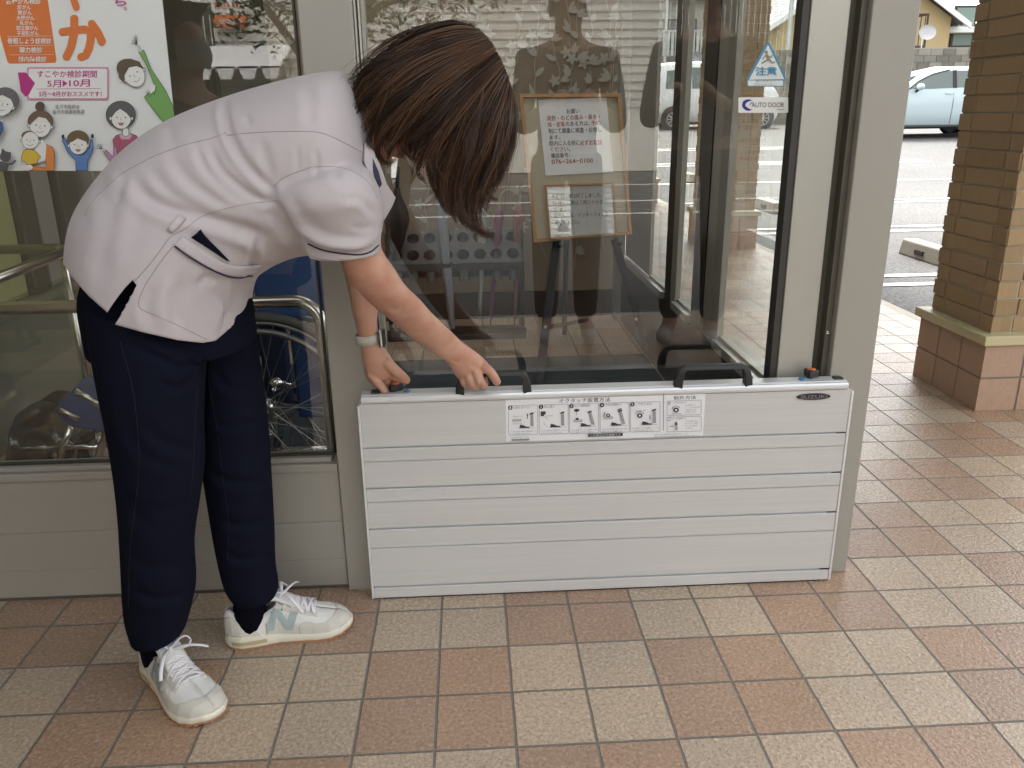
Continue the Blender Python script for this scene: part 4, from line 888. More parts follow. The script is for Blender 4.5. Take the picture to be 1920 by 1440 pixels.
# ================================================================ parked cars
def gzz(x, y): return float(np.interp(y, [10.5, 17.2, 30, 60], [-.02, .40, .80, .85]))
def car(name, loc, rz, label, paint, kind='hatch', sc=1.0):
    t = empty(name, loc, rz, label, 'car', 'cars parked in the lot')
    S = dict(hatch=[(-2.0, .30, .62, .66, .70), (-1.93, .20, .74, .78, .82), (-1.5, .18, .86, .90, .84), (-1.05, .18, .95, 1.00, .85), (-.45, .18, .98, 1.38, .85), (.1, .18, 1.0, 1.50, .85), (.9, .18, 1.02, 1.50, .85), (1.55, .20, 1.04, 1.42, .84), (1.85, .25, 1.02, 1.12, .82), (1.98, .35, .90, .95, .74)],
             van=[(-1.8, .30, .85, .90, .70), (-1.75, .20, .98, 1.05, .74), (-1.35, .18, 1.05, 1.45, .75), (-.9, .18, 1.08, 1.78, .75), (-.2, .18, 1.08, 1.85, .75), (.9, .18, 1.08, 1.85, .75), (1.6, .20, 1.08, 1.80, .74), (1.72, .28, 1.02, 1.5, .72), (1.76, .4, .9, 1.0, .68)])[kind]
    m_ = MB(); G = []
    xs_ = [s_[0] for s_ in S]; fine = np.linspace(xs_[0], xs_[-1], 40)
    f = lambda k, x: float(np.interp(x, xs_, [s_[k] for s_ in S]))
    for x in fine:
        zb, zm, zt, w_ = f(1, x), f(2, x), f(3, x), f(4, x); wr = w_-.02-(zt-zm)*.30 if zt-zm > .05 else w_-.05
        half = [(0, zb), (w_-.10, zb), (w_-.03, zb+.08), (w_, zb+(zm-zb)*.45), (w_-.005, zb+(zm-zb)*.8), (w_-.03, zm), (wr+.015, zt-.07 if zt-zm > .1 else zt-.012), (wr-.09, zt-.01), (0, zt+.02)]
        G.append([(x, a, b) for a, b in half]+[(x, -a, b) for a, b in half[-2:0:-1]])
    m_.grid(G, closed=True, caps=True); m_.build('body', paint, t, smooth=True)
    def side(x, z, s_):
        zb, zm, zt, w_ = f(1, x), f(2, x), f(3, x), f(4, x); wr = w_-.02-(zt-zm)*.30
        u = (z-zm)/max(.05, (zt-.07-zm)); return (x, s_*((w_-.03)*(1-u)+(wr+.015)*u+.006), z)
    gl = mat('car_glass', (.10, .135, .12), .05, spec=1.0); rb = M_BLK
    wins = [[(-.82, 1.02), (-.62, 1.16), (-.30, 1.31), (.08, 1.395), (.16, 1.40), (.16, 1.035), (-.3, 1.02)], [(.27, 1.04), (.27, 1.40), (.85, 1.40), (.95, 1.36), (1.0, 1.05)], [(1.08, 1.06), (1.05, 1.34), (1.3, 1.28), (1.42, 1.08)]] if kind == 'hatch' else [[(-1.15, 1.12), (-.95, 1.42), (-.7, 1.66), (-.15, 1.68), (-.15, 1.12)], [(-.07, 1.12), (-.07, 1.68), (.7, 1.68), (.7, 1.12)], [(.8, 1.12), (.8, 1.66), (1.4, 1.6), (1.45, 1.12)]]
    for W in wins:
        o_1 = MB()
        for s_ in (-1, 1): o_1.add([side(x, z, s_) for x, z in W], [tuple(range(len(W)))])
        o_1.build('side_window', gl, t)
    o_1 = MB(); zs = (-1.02, 1.04, -.50, 1.36) if kind == 'hatch' else (-1.62, 1.16, -1.02, 1.70)
    o_1.add([(zs[0], -.62, zs[1]), (zs[0], .62, zs[1]), (zs[2], .56, zs[3]), (zs[2], -.56, zs[3])], [(0, 1, 2, 3)]); o_1.v = [(x-.03, y, z+.03) for x, y, z in o_1.v]; o_1.build('windscreen', gl, t)
    tr = MB()
    for s_ in (-1, 1):
        if kind == 'hatch': tr.tube([side(x, z, s_*1.004) for x, z in ((-.86, 1.0), (-.63, 1.18), (-.30, 1.33), (.1, 1.42))], .014, 6); tr.add([side(x, z, s_) for x, z in ((.165, 1.03), (.265, 1.03), (.265, 1.41), (.165, 1.41))], [(0, 1, 2, 3)])
        for xx_ in ((-.88, .2, 1.05) if kind == 'hatch' else (-1.1, -.1, .75)):
            pts = [(xx_, s_*(f(4, xx_)+dy), z) for z, dy in ((.26, -.028), (.5, .001), (.75, .001), (.93, -.018))]; tr.tube(pts, .0045, 5)
        tr.tube([(-1.35, s_*.80, .2), (1.35, s_*.80, .2)], .045, 6)
    tr.build('trim', rb, t)
    hd = MB(); hd.box(.0, .17, -.868, -.848, .90, .925, bev=.006); hd.box(.0, .17, .848, .868, .90, .925, bev=.006); hd.build('door_handle', paint, t)
    xm = -.66 if kind == 'hatch' else -1.0
    for s_ in (-1, 1):
        mi = MB(); c = Vector((xm, s_*.97, 1.06)); bm = bmesh.new(); bmesh.ops.create_uvsphere(bm, u_segments=16, v_segments=10, radius=1); mi.bm(bm, None, Matrix.Translation(c) @ Matrix.Diagonal((.075, .12, .075, 1))); mm = mi.build('mirror', paint, t, smooth=True)
        mi = MB(); mi.tube([(xm-.02, s_*.83, .97), (xm-.01, s_*.90, 1.0)], .03, 8); mi.build('mirror_stalk', rb, mm)
        lt = MB(); lt.add([(-1.93 if kind == 'hatch' else -1.76, s_*.78, .62), (-2.02 if kind == 'hatch' else -1.83, s_*.50, .60), (-1.96 if kind == 'hatch' else -1.80, s_*.52, .74), (-1.62, s_*.85, .78), (-1.6, s_*.86, .70)], [(0, 1, 2, 3, 4)]); lt.build('headlight', M_CHR, t)
    for xw in (-1.30, 1.22):
        for s_ in (-1, 1):
            ar = MB(); ar.lathe([(.0, s_*.003), (.345, s_*.003), (.36, -s_*.03)], (xw, s_*.845, .31), 'Y', 28); ar.build('wheel_arch', rb, t)
            wh = MB(); wh.lathe([(.19, .0), (.2, .02*s_), (.29, .02*s_), (.31, .0), (.31, -.15*s_)], (xw, s_*.86, .31), 'Y', 28); tw = wh.build('wheel', M_BTYRE, t, smooth=True)
            r_ = MB(); r_.lathe([(.0, .012*s_), (.05, .012*s_), (.05, 0)], (xw, s_*.862, .31), 'Y', 14)
            for k in range(10):
                a = 2*math.pi*k/10; r_.cyl((xw+.04*math.cos(a), s_*.868, .31+.04*math.sin(a)), (xw+.19*math.cos(a), s_*.868, .31+.19*math.sin(a)), .012, 6)
            r_.lathe([(.185, 0), (.19, .018*s_), (.205, .018*s_)], (xw, s_*.862, .31), 'Y', 28); r_.build('rim', M_SILL, tw)
    gp = MB(); gx = S[0][0]; gp.box(gx-.02, gx+.02, -.5, .5, .36, .50, bev=.02); gp.build('grille', rb, t)
    t.scale = (sc, sc, sc); return t
P_BLUE = mat('ice_blue_paint', (.50, .62, .66), .25, coat=.8); P_WHITE = mat('white_car_paint', (.72, .73, .74), .25, coat=.8); P_SILV = mat('silver_car_paint', (.55, .56, .58), .25, coat=.8, metal=.2)
c = at(1724, 176, Y=17.2); car('parked_car', (c.x+.66, 17.2+.95, at(1700, 256, Y=17.2).z), 0, 'ice-blue hatchback parked side-on between the door post and the near pillar', P_BLUE)
c = at(1468, 232, Y=30); car('parked_car', (c.x-.1, 31, c.z), R(62), 'silver hatchback seen nose-on behind the door stickers', P_SILV)
c = at(1246, 246, Y=22); car('parked_car', (c.x+1.5, 23, c.z), R(180), 'white minivan seen through the narrow side window', P_WHITE, 'van')
# ---------------------------------------------------------------- walls and houses behind the lot
M_BLOCK = mat('grey_block', (.20, .19, .165), .9, var=.3, vscale=2.5, bump=.5, bscale=40)
def block_wall(x0, x1, y, z0, z1, label):
    t = empty('block_wall', ((x0+x1)/2, y, z0), 0, label, 'wall'); W = x1-x0; H = z1-z0
    m_ = MB(); m_.box(-W/2, W/2, .03, .16, 0, H-.02); m_.build('mortar_core', M_CONC, t); m_ = MB(); z = 0; k = 0; rowh = .20
    mts = [mat('block_face', (.24*q, .225*q, .19*q), .9, var=.3, vscale=3, bump=.4, bscale=40) for q in (.75, .95, 1.2)]
    while z < H-.05:
        x = -W/2-(.2 if k % 2 else 0)
        while x < W/2: m_.box(max(x, -W/2), min(x+.385, W/2), 0, .05, z, min(z+.19, H), random.choice(mts)); x += .40
        z += rowh; k += 1
    m_.build('block_courses', None, t); return t
zt_ = at(1745, 88, Y=25).z
block_wall(8, 24, 25, .6, zt_, 'grey concrete block boundary wall behind the ice-blue car')
def roof_tiles(mb, P, Q, S_, n, m, mat_, r_=.06):
    """wavy tiled slope: P, Q lower corners, S_ vector up the slope"""
    P, Q, S_ = Vector(P), Vector(Q), Vector(S_); nrm = (Q-P).cross(S_).normalized(); nrm = nrm if nrm.z > 0 else -nrm; G = []
    for i in range(m*2+1):
        v = i/(m*2); stp = (.03 if i % 2 else 0)
        G.append([P+(Q-P)*(j/(n*4))+S_*v+nrm*(r_*abs(math.sin(math.pi*j/4))+stp) for j in range(n*4+1)])
    mb.grid(G, mat_)
def house(name, loc, W, D, H, wallc, roofm, label, rh=1.8, wins=(), rz=0, ridge='x', eave=.6):
    t = empty(name, loc, rz, label, 'house', 'houses beyond the parking lot')
    m_ = MB(); m_.box(-W/2, W/2, 0, D, 0, H)
    if ridge == 'y': m_.prism([(-W/2, 0, H+.001), (W/2, 0, H+.001), (0, 0, H+rh)], (0, 0, 0), (0, D, 0))
    m_.build('wall', wallc, t); m_ = MB()
    if ridge == 'y':
        for s_ in (-1, 1): roof_tiles(m_, (s_*(W/2+eave), -.5, H-eave*rh/(W/2)+.05), (s_*(W/2+eave), D+.5, H-eave*rh/(W/2)+.05), (-s_*(W/2+eave), 0, rh+eave*rh/(W/2)), int(D/.3), int(W/.5), roofm)
    else:
        roof_tiles(m_, (-W/2-eave, -eave, H-.25), (W/2+eave, -eave, H-.25), (0, D/2+eave, rh), int(W/.3), int(D/.5), roofm); roof_tiles(m_, (-W/2-eave, D+eave, H-.25), (W/2+eave, D+eave, H-.25), (0, -D/2-eave, rh), int(W/.3), int(D/.5), roofm)
        m_.box(-W/2-eave, W/2+eave, -eave, D+eave, H-.30, H-.262)
    m_.build('roof', roofm, t)
    if ridge == 'y':
        fa = MB()
        for s_ in (-1, 1): fa.prism([(s_*(W/2+eave), -.56, H-eave*rh/(W/2)-.12), (s_*(W/2+eave), -.56, H-eave*rh/(W/2)+.10), (0, -.56, H+rh+.10), (0, -.56, H+rh-.12)], (0, 0, 0), (0, .06, 0))
        fa.build('fascia', M_LINE, t)
    for (x, z, w_, h_) in wins:
        f = MB(); f.box(x-w_/2-.06, x+w_/2+.06, -.05, -.001, z-.06, z+h_+.06); fo = f.build('window', M_DARK, t); f = MB(); f.box(x-w_/2, x+w_/2, -.06, -.051, z, z+h_); f.build('pane', mat('house_glass', (.12, .16, .14), .1), fo)
    return t
M_SLATE = mat('grey_roof_tile', (.17, .175, .185), .6, var=.25, vscale=3); M_SOLAR = mat('solar_panel', (.35, .37, .40), .2)
gy = 33
e0 = at(1788, 38, Y=gy)       # right eave corner in the gap
hl = house('yellow_house', (e0.x-3.6, gy, .8), 7.0, 8, e0.z-.8+.1, mat('yellow_render', (.48, .37, .20), .8, var=.05), M_SLATE, 'yellow rendered house with a gable and solar panels, behind the block wall', 2.2, ((3.0-.25, 1.9, .0, .0),)[:0], 0, 'y', .55)
m = MB(); m.box(.3, 3.0, 1.5, 6.5, 0, .05); so = m.build('solar_panel', M_SOLAR, hl); so.rotation_euler = (0, math.atan2(2.2, 3.5), 0); so.location = (0, 0, e0.z-.8+2.45)
m = MB(); m.box(3.52, 7.5, 1.0, 6, 0, e0.z-.8-.4); m.build('wing', mat('yellow_render_wing', (.55, .38, .16), .8), hl)
m = MB(); q = at(1800, 75, Y=gy+1)-hl.location; m.box(q.x-.45, q.x+.5, .9, .99, q.z-.3, q.z+1.3); wn = m.build('window', M_DARK, hl); m = MB(); m.box(q.x-.37, q.x+.42, .88, .899, q.z-.22, q.z+1.22); m.build('pane', mat('house_glass2', (.16, .22, .19), .1), wn)
m = MB(); m.box(3.45, 7.8, .4, 1.2, e0.z-.8-.42, e0.z-.8-.2); m.build('wing_eave', M_LINE, hl)
bq = at(1723, 72, Y=gy-1.6)-hl.location; m = MB()
for k in range(9): m.cyl((bq.x-1.2+k*.17, -1.6, bq.z-.3), (bq.x-1.2+k*.17, -1.6, bq.z+.85), .018, 6)
m.tube([(bq.x-1.3, -1.6, bq.z+.85), (bq.x+.25, -1.6, bq.z+.85), (bq.x+.25, 0, bq.z+.85)], .04, 6); m.tube([(bq.x-1.3, -1.6, bq.z-.3), (bq.x+.25, -1.6, bq.z-.3), (bq.x+.25, 0, bq.z-.3)], .05, 6); m.cyl((bq.x+.25, -1.6, bq.z-.9), (bq.x+.25, -1.6, bq.z+.85), .04, 6); m.build('balcony_rail', mat('brown_rail', (.05, .035, .03), .5), hl)
dq = at(1739, 61, Y=gy-2.2); t = empty('satellite_dish', dq, 0, 'white satellite dish on the house balcony', 'satellite dish'); m = MB(); m.lathe([(0, .06), (.15, .045), (.27, .01), (.30, -.03)], (0, 0, 0), 'Y', 24); o = m.build('dish', mat('dish_white', (.42, .42, .42), .4), t, smooth=True); o.rotation_euler = (R(-25), 0, R(-20)); m = MB(); m.tube([(0, .05, 0), (0, .3, -.15), (0, .3, -.8)], .025, 6); m.build('mast', M_STEEL, t)
house('grey_house', (at(1262, 60, Y=38).x, 38, .8), 7, 6, 5.2, mat('white_siding', (.45, .45, .42), .8), M_SLATE, 'white-walled house with grey tiled roof seen through the narrow side window', 1.9, ((.1, 2.9, 1.8, 1.2), (-2.4, 2.9, .9, 1.1)))
t = empty('balcony', at(1262, 105, Y=37.2), 0, 'white balcony screen with posts on the house seen through the side window', 'balcony'); m = MB()
for k in range(24): m.box(-2.2+k*.19, -2.08+k*.19, 0, .03, 0, 1.0)
m.box(-2.25, 2.35, -.03, .05, 1.0, 1.07); m.build('screen', mat('balcony_white', (.6, .62, .62), .5), t); m = MB()
for x in (-2.2, -.35, 2.2): m.box(x-.05, x+.05, .05, .15, -1.6, 2.4)
m.build('post', M_LINE, t)
e1 = at(1480, 112, Y=36)
house('low_house', (e1.x+.5, 36, .8), 9, 6, e1.z-.8, mat('grey_render', (.24, .23, .21), .8, var=.1), M_SLATE, 'low house with grey wavy roof tiles behind the silver car', 1.3, ())
block_wall(e1.x-4, e1.x+4.2, 33, .8, at(1480, 122, Y=33).z, 'grey block wall in front of the low tiled house')
house('beige_building', (at(1480, 30, Y=52).x, 52, .8), 9, 8, 9, mat('beige_render', (.42, .36, .26), .8), M_SLATE, 'tall beige building far behind the low tiled house', 1.5, ((1.2, 5.2, 1.1, 1.3), (-2.5, 5.2, 1.1, 1.3)))
house('far_house', (-9, 48, .8), 14, 8, 6.5, mat('cream_render', (.42, .40, .34), .8), M_SLATE, 'cream house beyond the lot, left of the others', 2.0, ((-3, 1, 1.4, 1.2), (1, 1, 1.4, 1.2), (-3, 4, 1.4, 1.2), (1, 4, 1.4, 1.2)))
pq = at(1472, 150, Y=26); t = empty('utility_pole', (pq.x, 26, .7), 0, 'pale slim utility pole behind the warning sticker', 'pole'); m = MB(); m.tube([(0, 0, 0), (0, 0, 9)], [.075, .06], 14); m.build('shaft', mat('pole_grey', (.5, .55, .55), .5), t, smooth=True); m = MB(); m.box(-.6, .6, -.04, .04, 7.6, 7.7); m.build('cross_arm', M_STEEL, t)

# ================================================================ behind the photographer (seen mirrored in the glass)
t = empty('opposite_building', (-1, -14, 0), 0, 'white building with fine gridded cladding, mirrored in the door glass', 'building')
m = MB(); m.box(-11, 9, -3, 0, 3.0, 9); m.build('wall', mat('white_cladding', (.80, .80, .77), .6, var=.12, vscale=1.2), t)
m = MB(); m.box(-11, -3.2, -3, -.02, 0, 2.98); m.box(4.9, 9, -3, -.02, 0, 2.98); m.build('dark_shopfront', mat('shopfront', (.06, .052, .04), .5), t)
m = MB(); m.box(-3.18, 4.88, -3, -.01, 0, 2.98); m.build('lower_wall', mat('lower_cladding', (.72, .70, .64), .6, var=.1), t)
m = MB()
for k in range(52): m.box(-11, 9, .001, .012, 1.15+k*.15, 1.159+k*.15)
m.build('grid_line', mat('grid_dark', (.10, .10, .09), .6), t)
m = MB()
for k in range(180): m.box(-11+k*.111, -10.985+k*.111, .0005, .010, 1.1, 8.9)
m.build('grid_rib', mat('grid_rib', (.62, .62, .59), .6), t)
m = MB()
for x in (-4.6, 1.2): m.box(x, x+1.3, .016, .05, 4.3, 5.6)
m.build('window', mat('mirror_window', (.08, .09, .09), .2), t)
t = empty('awning', (-5.0, -13.9, 1.78), 0, 'white scalloped awning over the shopfront, mirrored in the left window', 'awning')
m = MB(); m.prism([(-2.2, .02, .5), (2.2, .02, .5), (2.2, 1.2, .1), (-2.2, 1.2, .1)], (0, 0, 0), (0, 0, -.03))
for k in range(12): m.prism([(-2.2+k*.37, 1.2, .1), (-1.87+k*.37, 1.2, .1), (-1.95+k*.37, 1.2, -.1), (-2.12+k*.37, 1.2, -.1)], (0, 0, 0), (0, -.02, 0))
m.build('canopy', mat('awning_white', (.7, .7, .7), .6), t); m = MB(); m.box(2.1, 2.2, .02, .3, -2.3, 0); m.box(-2.2, -2.1, .02, .3, -2.3, 0); m.build('post', M_LINE, t)
sp = at(432, 28, Y=2*GY+13.9); t = empty('rent_sign', (sp.x, -13.86, sp.z), 0, 'orange and white FOR RENT sign on the opposite building, mirrored in the left window', 'sign')
m = MB(); m.box(-.30, .30, -.02, .0, .0, .24); m.build('lettered_board', mat('sign_white', (.7, .7, .68), .5), t); m = MB(); m.box(-.30, .30, -.02, .0, -.21, -.001); m.build('orange_board', mat('sign_orange', (.62, .17, .05), .5), t)
V, F = text_geo('FOR RENT', .02); m = MB(); W = V[:, 0].max(); m.add([(.27-x/W*.54, .004, .09+y*.14) for x, y in V], F); m.build('lettering', fm((.6, .15, .04)), t, fix=False)
V, F = text_geo('crasco', .02); m = MB(); W = V[:, 0].max(); m.add([(.20-x/W*.4, .004, -.15+y*.16) for x, y in V], F); m.build('lettering', fm((.7, .7, .7)), t, fix=False)
sp = at(1372, 165, Y=2*GY+9); t = empty('parking_sign', (sp.x, -9, 0), 0, 'yellow rounded parking sign with a dark panel, mirrored in the side glass', 'sign')
m = MB(); L = [(.36*math.copysign(abs(math.cos(a))**.6, math.cos(a)), .0, 1.35+.42*math.copysign(abs(math.sin(a))**.6, math.sin(a))) for a in [2*math.pi*k/32 for k in range(32)]]; m.prism(L, (0, 0, 0), (0, -.08, 0)); m.build('board', mat('sign_yellow', (.62, .45, .04), .5), t); m = MB(); m.box(-.24, .24, .001, .012, 1.12, 1.55, bev=.004); m.build('dark_panel', M_DARK, t); m = MB(); m.box(-.04, .04, -.07, -.01, -.02, .95); m.build('post', M_STEEL, t)
# street tree
t = empty('street_tree', (-1.5, -8.6, -.02), 0, 'broad leafy tree by the lot, mirrored in the door glass', 'tree')
m = MB(); m.tube([(0, 0, 0), (.05, 0, 1.2), (.3, .1, 2.2), (.5, 0, 3.2)], [.15, .12, .09, .05], 10)
limbs = [[(.08, 0, 1.4), (-.5, .2, 2.3), (-1.3, .2, 2.9)], [(.3, .1, 2.0), (1.1, 0, 2.8), (1.8, .1, 3.2)], [(.35, .1, 2.4), (.2, .5, 3.1), (-.2, .8, 3.7)], [(0.05, 0, 1.7), (.8, .3, 2.3), (1.6, .5, 2.5)]]
for L in limbs: m.tube(L, [.06, .04, .02], 7)
m.build('trunk', mat('tree_bark', (.10, .08, .06), .9, var=.3, bump=.6), t, smooth=True)
cs_ = [Vector(p) for L in limbs for p in L[1:]]+[Vector((.5, 0, 3.4)), Vector((-.8, 0, 3.4)), Vector((1.2, 0, 3.6))]
m = MB(); lr = random.Random(3)
for k in range(5200):
    c_ = lr.choice(cs_); p = c_+Vector((lr.gauss(0, .38), lr.gauss(0, .35), lr.gauss(0, .22))); a, b = Vector((lr.uniform(-1, 1), lr.uniform(-1, 1), lr.uniform(-.5, .5))).normalized()*.055, Vector((lr.uniform(-1, 1), lr.uniform(-1, 1), lr.uniform(-1, .3))).normalized()*.028
    m.add([p-a, p+b, p+a, p-b], [(0, 1, 2, 3)])
m.build('crown', mat('tree_leaf', (.05, .10, .03), .6, var=.4, vscale=5), t, fix=False)

def skin_person(label, loc, rz, sc=1.0, top=(.02, .02, .022), legs=(.02, .02, .025), mask=False, arms='down', gd=None):
    t = empty('person', loc, rz, label, 'person', 'bystanders behind the camera')
    def skin(name, J, E_, mt, sub=2):
        me = bpy.data.meshes.new(name); me.from_pydata([j[0] for j in J], E_, []); o = bpy.data.objects.new(name, me); link(o); o.parent = t
        md = o.modifiers.new('skin', 'SKIN'); sv = me.skin_vertices[0].data
        for i, j in enumerate(J): sv[i].radius = (j[1], j[1]*(j[2] if len(j) > 2 else 1)); sv[i].use_root = (i == 0)
        md.use_smooth_shade = True; ss = o.modifiers.new('sub', 'SUBSURF'); ss.levels = sub; ss.render_levels = sub; me.materials.append(mt); return o
    sk = mat('skin_tone_bystander', (.42, .25, .17), .5)
    hand = [(.28, .05, .80), (.30, .12, .72)] if arms == 'down' else [(.09, .30, 1.14), (.04, .34, 1.19)]
    elb = (.27, .02, 1.02) if arms == 'down' else (.225, .10, 1.03)
    mir = lambda p: (-p[0], p[1], p[2])
    J = [((0, 0, .95), .11, .8), ((0, 0, 1.2), .12, .8), ((0, 0, 1.36), .11, .8), ((0, .01, 1.44), .055), ((0, .03, 1.53), .075), ((0, .035, 1.60), .078), ((0, .03, 1.66), .05)]
    E_ = [(0, 1), (1, 2), (2, 3), (3, 4), (4, 5), (5, 6)]
    for f_ in (lambda p: p, mir):
        b = len(J); J += [(f_((.18, 0, 1.34)), .05), (f_(elb), .036), (f_(hand[0]), .026), (f_(hand[1]), .03), (f_((.09, 0, .88)), .08), (f_((.10, .01, .48)), .055), (f_((.10, 0, .09)), .04), (f_((.11, .10, .03)), .035)]
        E_ += [(2, b), (b, b+1), (b+1, b+2), (b+2, b+3), (0, b+4), (b+4, b+5), (b+5, b+6), (b+6, b+7)]
    skin('body', J, E_, sk)
    J = [((0, 0, .88), .155, .8), ((0, 0, 1.2), .155, .8), ((0, 0, 1.36), .14, .8), ((0, 0, 1.42), .08)]; E_ = [(0, 1), (1, 2), (2, 3)]
    for f_ in (lambda p: p, mir):
        b = len(J); J += [(f_((.19, 0, 1.33)), .07), (f_(elb), .052), (f_(tuple(np.array(elb)*.3+np.array(hand[0])*.7)), .045)]; E_ += [(2, b), (b, b+1), (b+1, b+2)]
    skin('jacket', J, E_, mat('bystander_jacket', top, .8))
    J = [((0, 0, .95), .14, .8)]; E_ = []
    for f_ in (lambda p: p, mir):
        b = len(J); J += [(f_((.09, 0, .86)), .10), (f_((.10, .01, .48)), .078), (f_((.10, 0, .09)), .062)]; E_ += [(0, b), (b, b+1), (b+1, b+2)]
    skin('trousers', J, E_, mat('bystander_trousers', legs, .8))
    J = [((0, .0, 1.62), .088), ((0, .0, 1.68), .082), ((0, -.02, 1.55), .07)]; skin('hair', J, [(0, 1), (0, 2)], mat('black_hair', (.012, .01, .009), .5))
    for s_ in (-1, 1): skin('shoe', [((s_*.11, -.02, .045), .045), ((s_*.115, .14, .035), .04)], [(0, 1)], mat('bystander_shoe', (.5, .5, .5), .6))
    if mask:
        m_ = MB(); G = []
        for i in range(9):
            v = i/8; G.append([(.078*math.sin(a)*(1-.15*abs(v-.5)), .03+(.088+.022*math.cos(a*1.2)*math.sin(math.pi*v))*math.cos(a), 1.485+.095*v) for a in np.linspace(-1.25, 1.25, 15)])
        m_.grid(G); m_.build('face_mask', mat('mask_fabric', (.5, .5, .5), .7), t, smooth=True)
    t.scale = (sc, sc, sc); return t
skin_person('bystander in black with both hands raised, mirrored in the centre of the door glass', (.72, -2.1, 0), 0, 1.0, arms='up')
skin_person('bystander in black standing turned aside, mirrored right of the door centre', (1.34, -2.0, 0), R(25), 1.02, arms='up')
skin_person('bystander wearing a face mask, mirrored in the left window', (-.63, -.80, 0), R(-62), .84, mask=True)
# ================================================================ the woman
def cr(P, n):
    """Catmull-Rom through rows of numbers, n samples per span"""
    P = np.asarray(P, float); Q = np.vstack([2*P[0]-P[1], P, 2*P[-1]-P[-2]]); out = []
    for i in range(len(P)-1):
        p0, p1, p2, p3 = Q[i:i+4]
        for k in range(n):
            t_ = k/n; out.append(.5*((2*p1)+(-p0+p2)*t_+(2*p0-5*p1+4*p2-p3)*t_*t_+(-p0+3*p1-3*p2+p3)*t_**3))
    out.append(P[-1]); return np.array(out)
def A3(px, py, Y): return np.array(at(px, py, Y=Y))
def loft(mb, secs, n=6, K=40, e=.9):
    """secs: (Lx,Ly,Rx,Ry,Yc,near,far[,dx,dy]) L/R silhouette pixels at depth Yc, near/far half depth; dx,dy shift of the near side in m"""
    S = [list(s_)+[0]*(9-len(s_)) for s_ in secs]; S = cr(S, n); G = []
    for s_ in S:
        L, Rr = A3(s_[0], s_[1], s_[4]), A3(s_[2], s_[3], s_[4]); C = (L+Rr)/2; H = (L-Rr)/2; row = []
        for k in range(K):
            a = 2*math.pi*k/K; ca, sa = math.cos(a), math.sin(a); ca = math.copysign(abs(ca)**e, ca); sa = math.copysign(abs(sa)**e, sa)
            if sa > 0: p = C+H*ca+np.array([s_[7], -s_[5], s_[8]])*sa
            else: p = C+H*ca+np.array([0, -s_[6], 0])*sa
            row.append(tuple(p))
        G.append(row)
    mb.grid(G, closed=True, caps=True)
def voxel(mb, name, vs, smooth=6, factor=.5):
    """join everything in mb into one continuous skin"""
    o = mb.build(name+'_src'); md = o.modifiers.new('r', 'REMESH'); md.mode = 'VOXEL'; md.voxel_size = vs
    if smooth: sm = o.modifiers.new('s', 'SMOOTH'); sm.iterations = smooth; sm.factor = factor
    me = bpy.data.meshes.new_from_object(o.evaluated_get(bpy.context.evaluated_depsgraph_get()))
    V = np.empty(len(me.vertices)*3); me.vertices.foreach_get('co', V); V = V.reshape(-1, 3); F = [tuple(p.vertices) for p in me.polygons]
    old = o.data; bpy.data.objects.remove(o); bpy.data.meshes.remove(old); bpy.data.meshes.remove(me); return V, F
CMn = np.array(CM); COn = np.array(CO)
def topx(V):
    c = (V-COn) @ CMn; return np.stack([960+CAM_F*c[:, 0]/-c[:, 2], 720-CAM_F*c[:, 1]/-c[:, 2]], 1)
def normals(V, F):
    Fa = np.array([f if len(f) == 4 else (*f, f[-1]) for f in F]); n_ = np.cross(V[Fa[:, 2]]-V[Fa[:, 0]], V[Fa[:, 3]]-V[Fa[:, 1]])
    N_ = np.zeros_like(V)
    for k in range(4): np.add.at(N_, Fa[:, k], n_)
    return N_/np.maximum(np.linalg.norm(N_, axis=1, keepdims=True), 1e-12)
def sdist(P, poly):
    """signed distance in pixels to a polyline (+ on its right-hand side) and fade towards its ends"""
    best = np.full(len(P), 1e9); sg = np.zeros(len(P)); pl = np.array(poly, float); L = np.concatenate([[0], np.cumsum(np.linalg.norm(np.diff(pl, axis=0), axis=1))]); ss = np.zeros(len(P))
    for i in range(len(pl)-1):
        a, b = pl[i], pl[i+1]; d = b-a; l2 = d@d; t_ = np.clip(((P-a)@d)/l2, 0, 1); q = a+t_[:, None]*d; r_ = P-q; dd = np.hypot(r_[:, 0], r_[:, 1]); m_ = dd < best
        best[m_] = dd[m_]; sg[m_] = np.sign(d[0]*r_[m_, 1]-d[1]*r_[m_, 0]); ss[m_] = (L[i]+t_[m_]*math.sqrt(l2))/L[-1]
    return best*sg, ss
def folds(V, F, FL, ymax=-.08):
    P = topx(V); N_ = normals(V, F); face = np.clip(-(N_*(V-COn)).sum(1)/np.linalg.norm(V-COn, axis=1)*2.5, 0, 1)
    D = np.zeros(len(V))
    for (pl, w_, amp) in FL:
        p_ = cr(pl, 5) if len(pl) > 2 else np.array(pl, float); lo, hi = p_.min(0)-4*w_, p_.max(0)+4*w_
        idx = np.where((P[:, 0] > lo[0]) & (P[:, 0] < hi[0]) & (P[:, 1] > lo[1]) & (P[:, 1] < hi[1]) & (V[:, 1] < ymax))[0]
        if len(idx) == 0: continue
        d, s_ = sdist(P[idx], p_); fade = np.clip(np.sin(np.pi*np.clip(s_*.92+.04, 0, 1))*1.6, 0, 1)
        # valley with a ridge beside it
        u = d/w_; D[idx] += amp*.001*fade*(-1.0*np.exp(-u*u*1.3)+.60*np.exp(-(u-1.5)**2*1.1)+.2*np.exp(-(u+1.6)**2*1.0))
    return V+N_*(D*face)[:, None]
from mathutils.bvhtree import BVHTree
def bvh(V, F): return BVHTree.FromPolygons([tuple(v) for v in V], F)
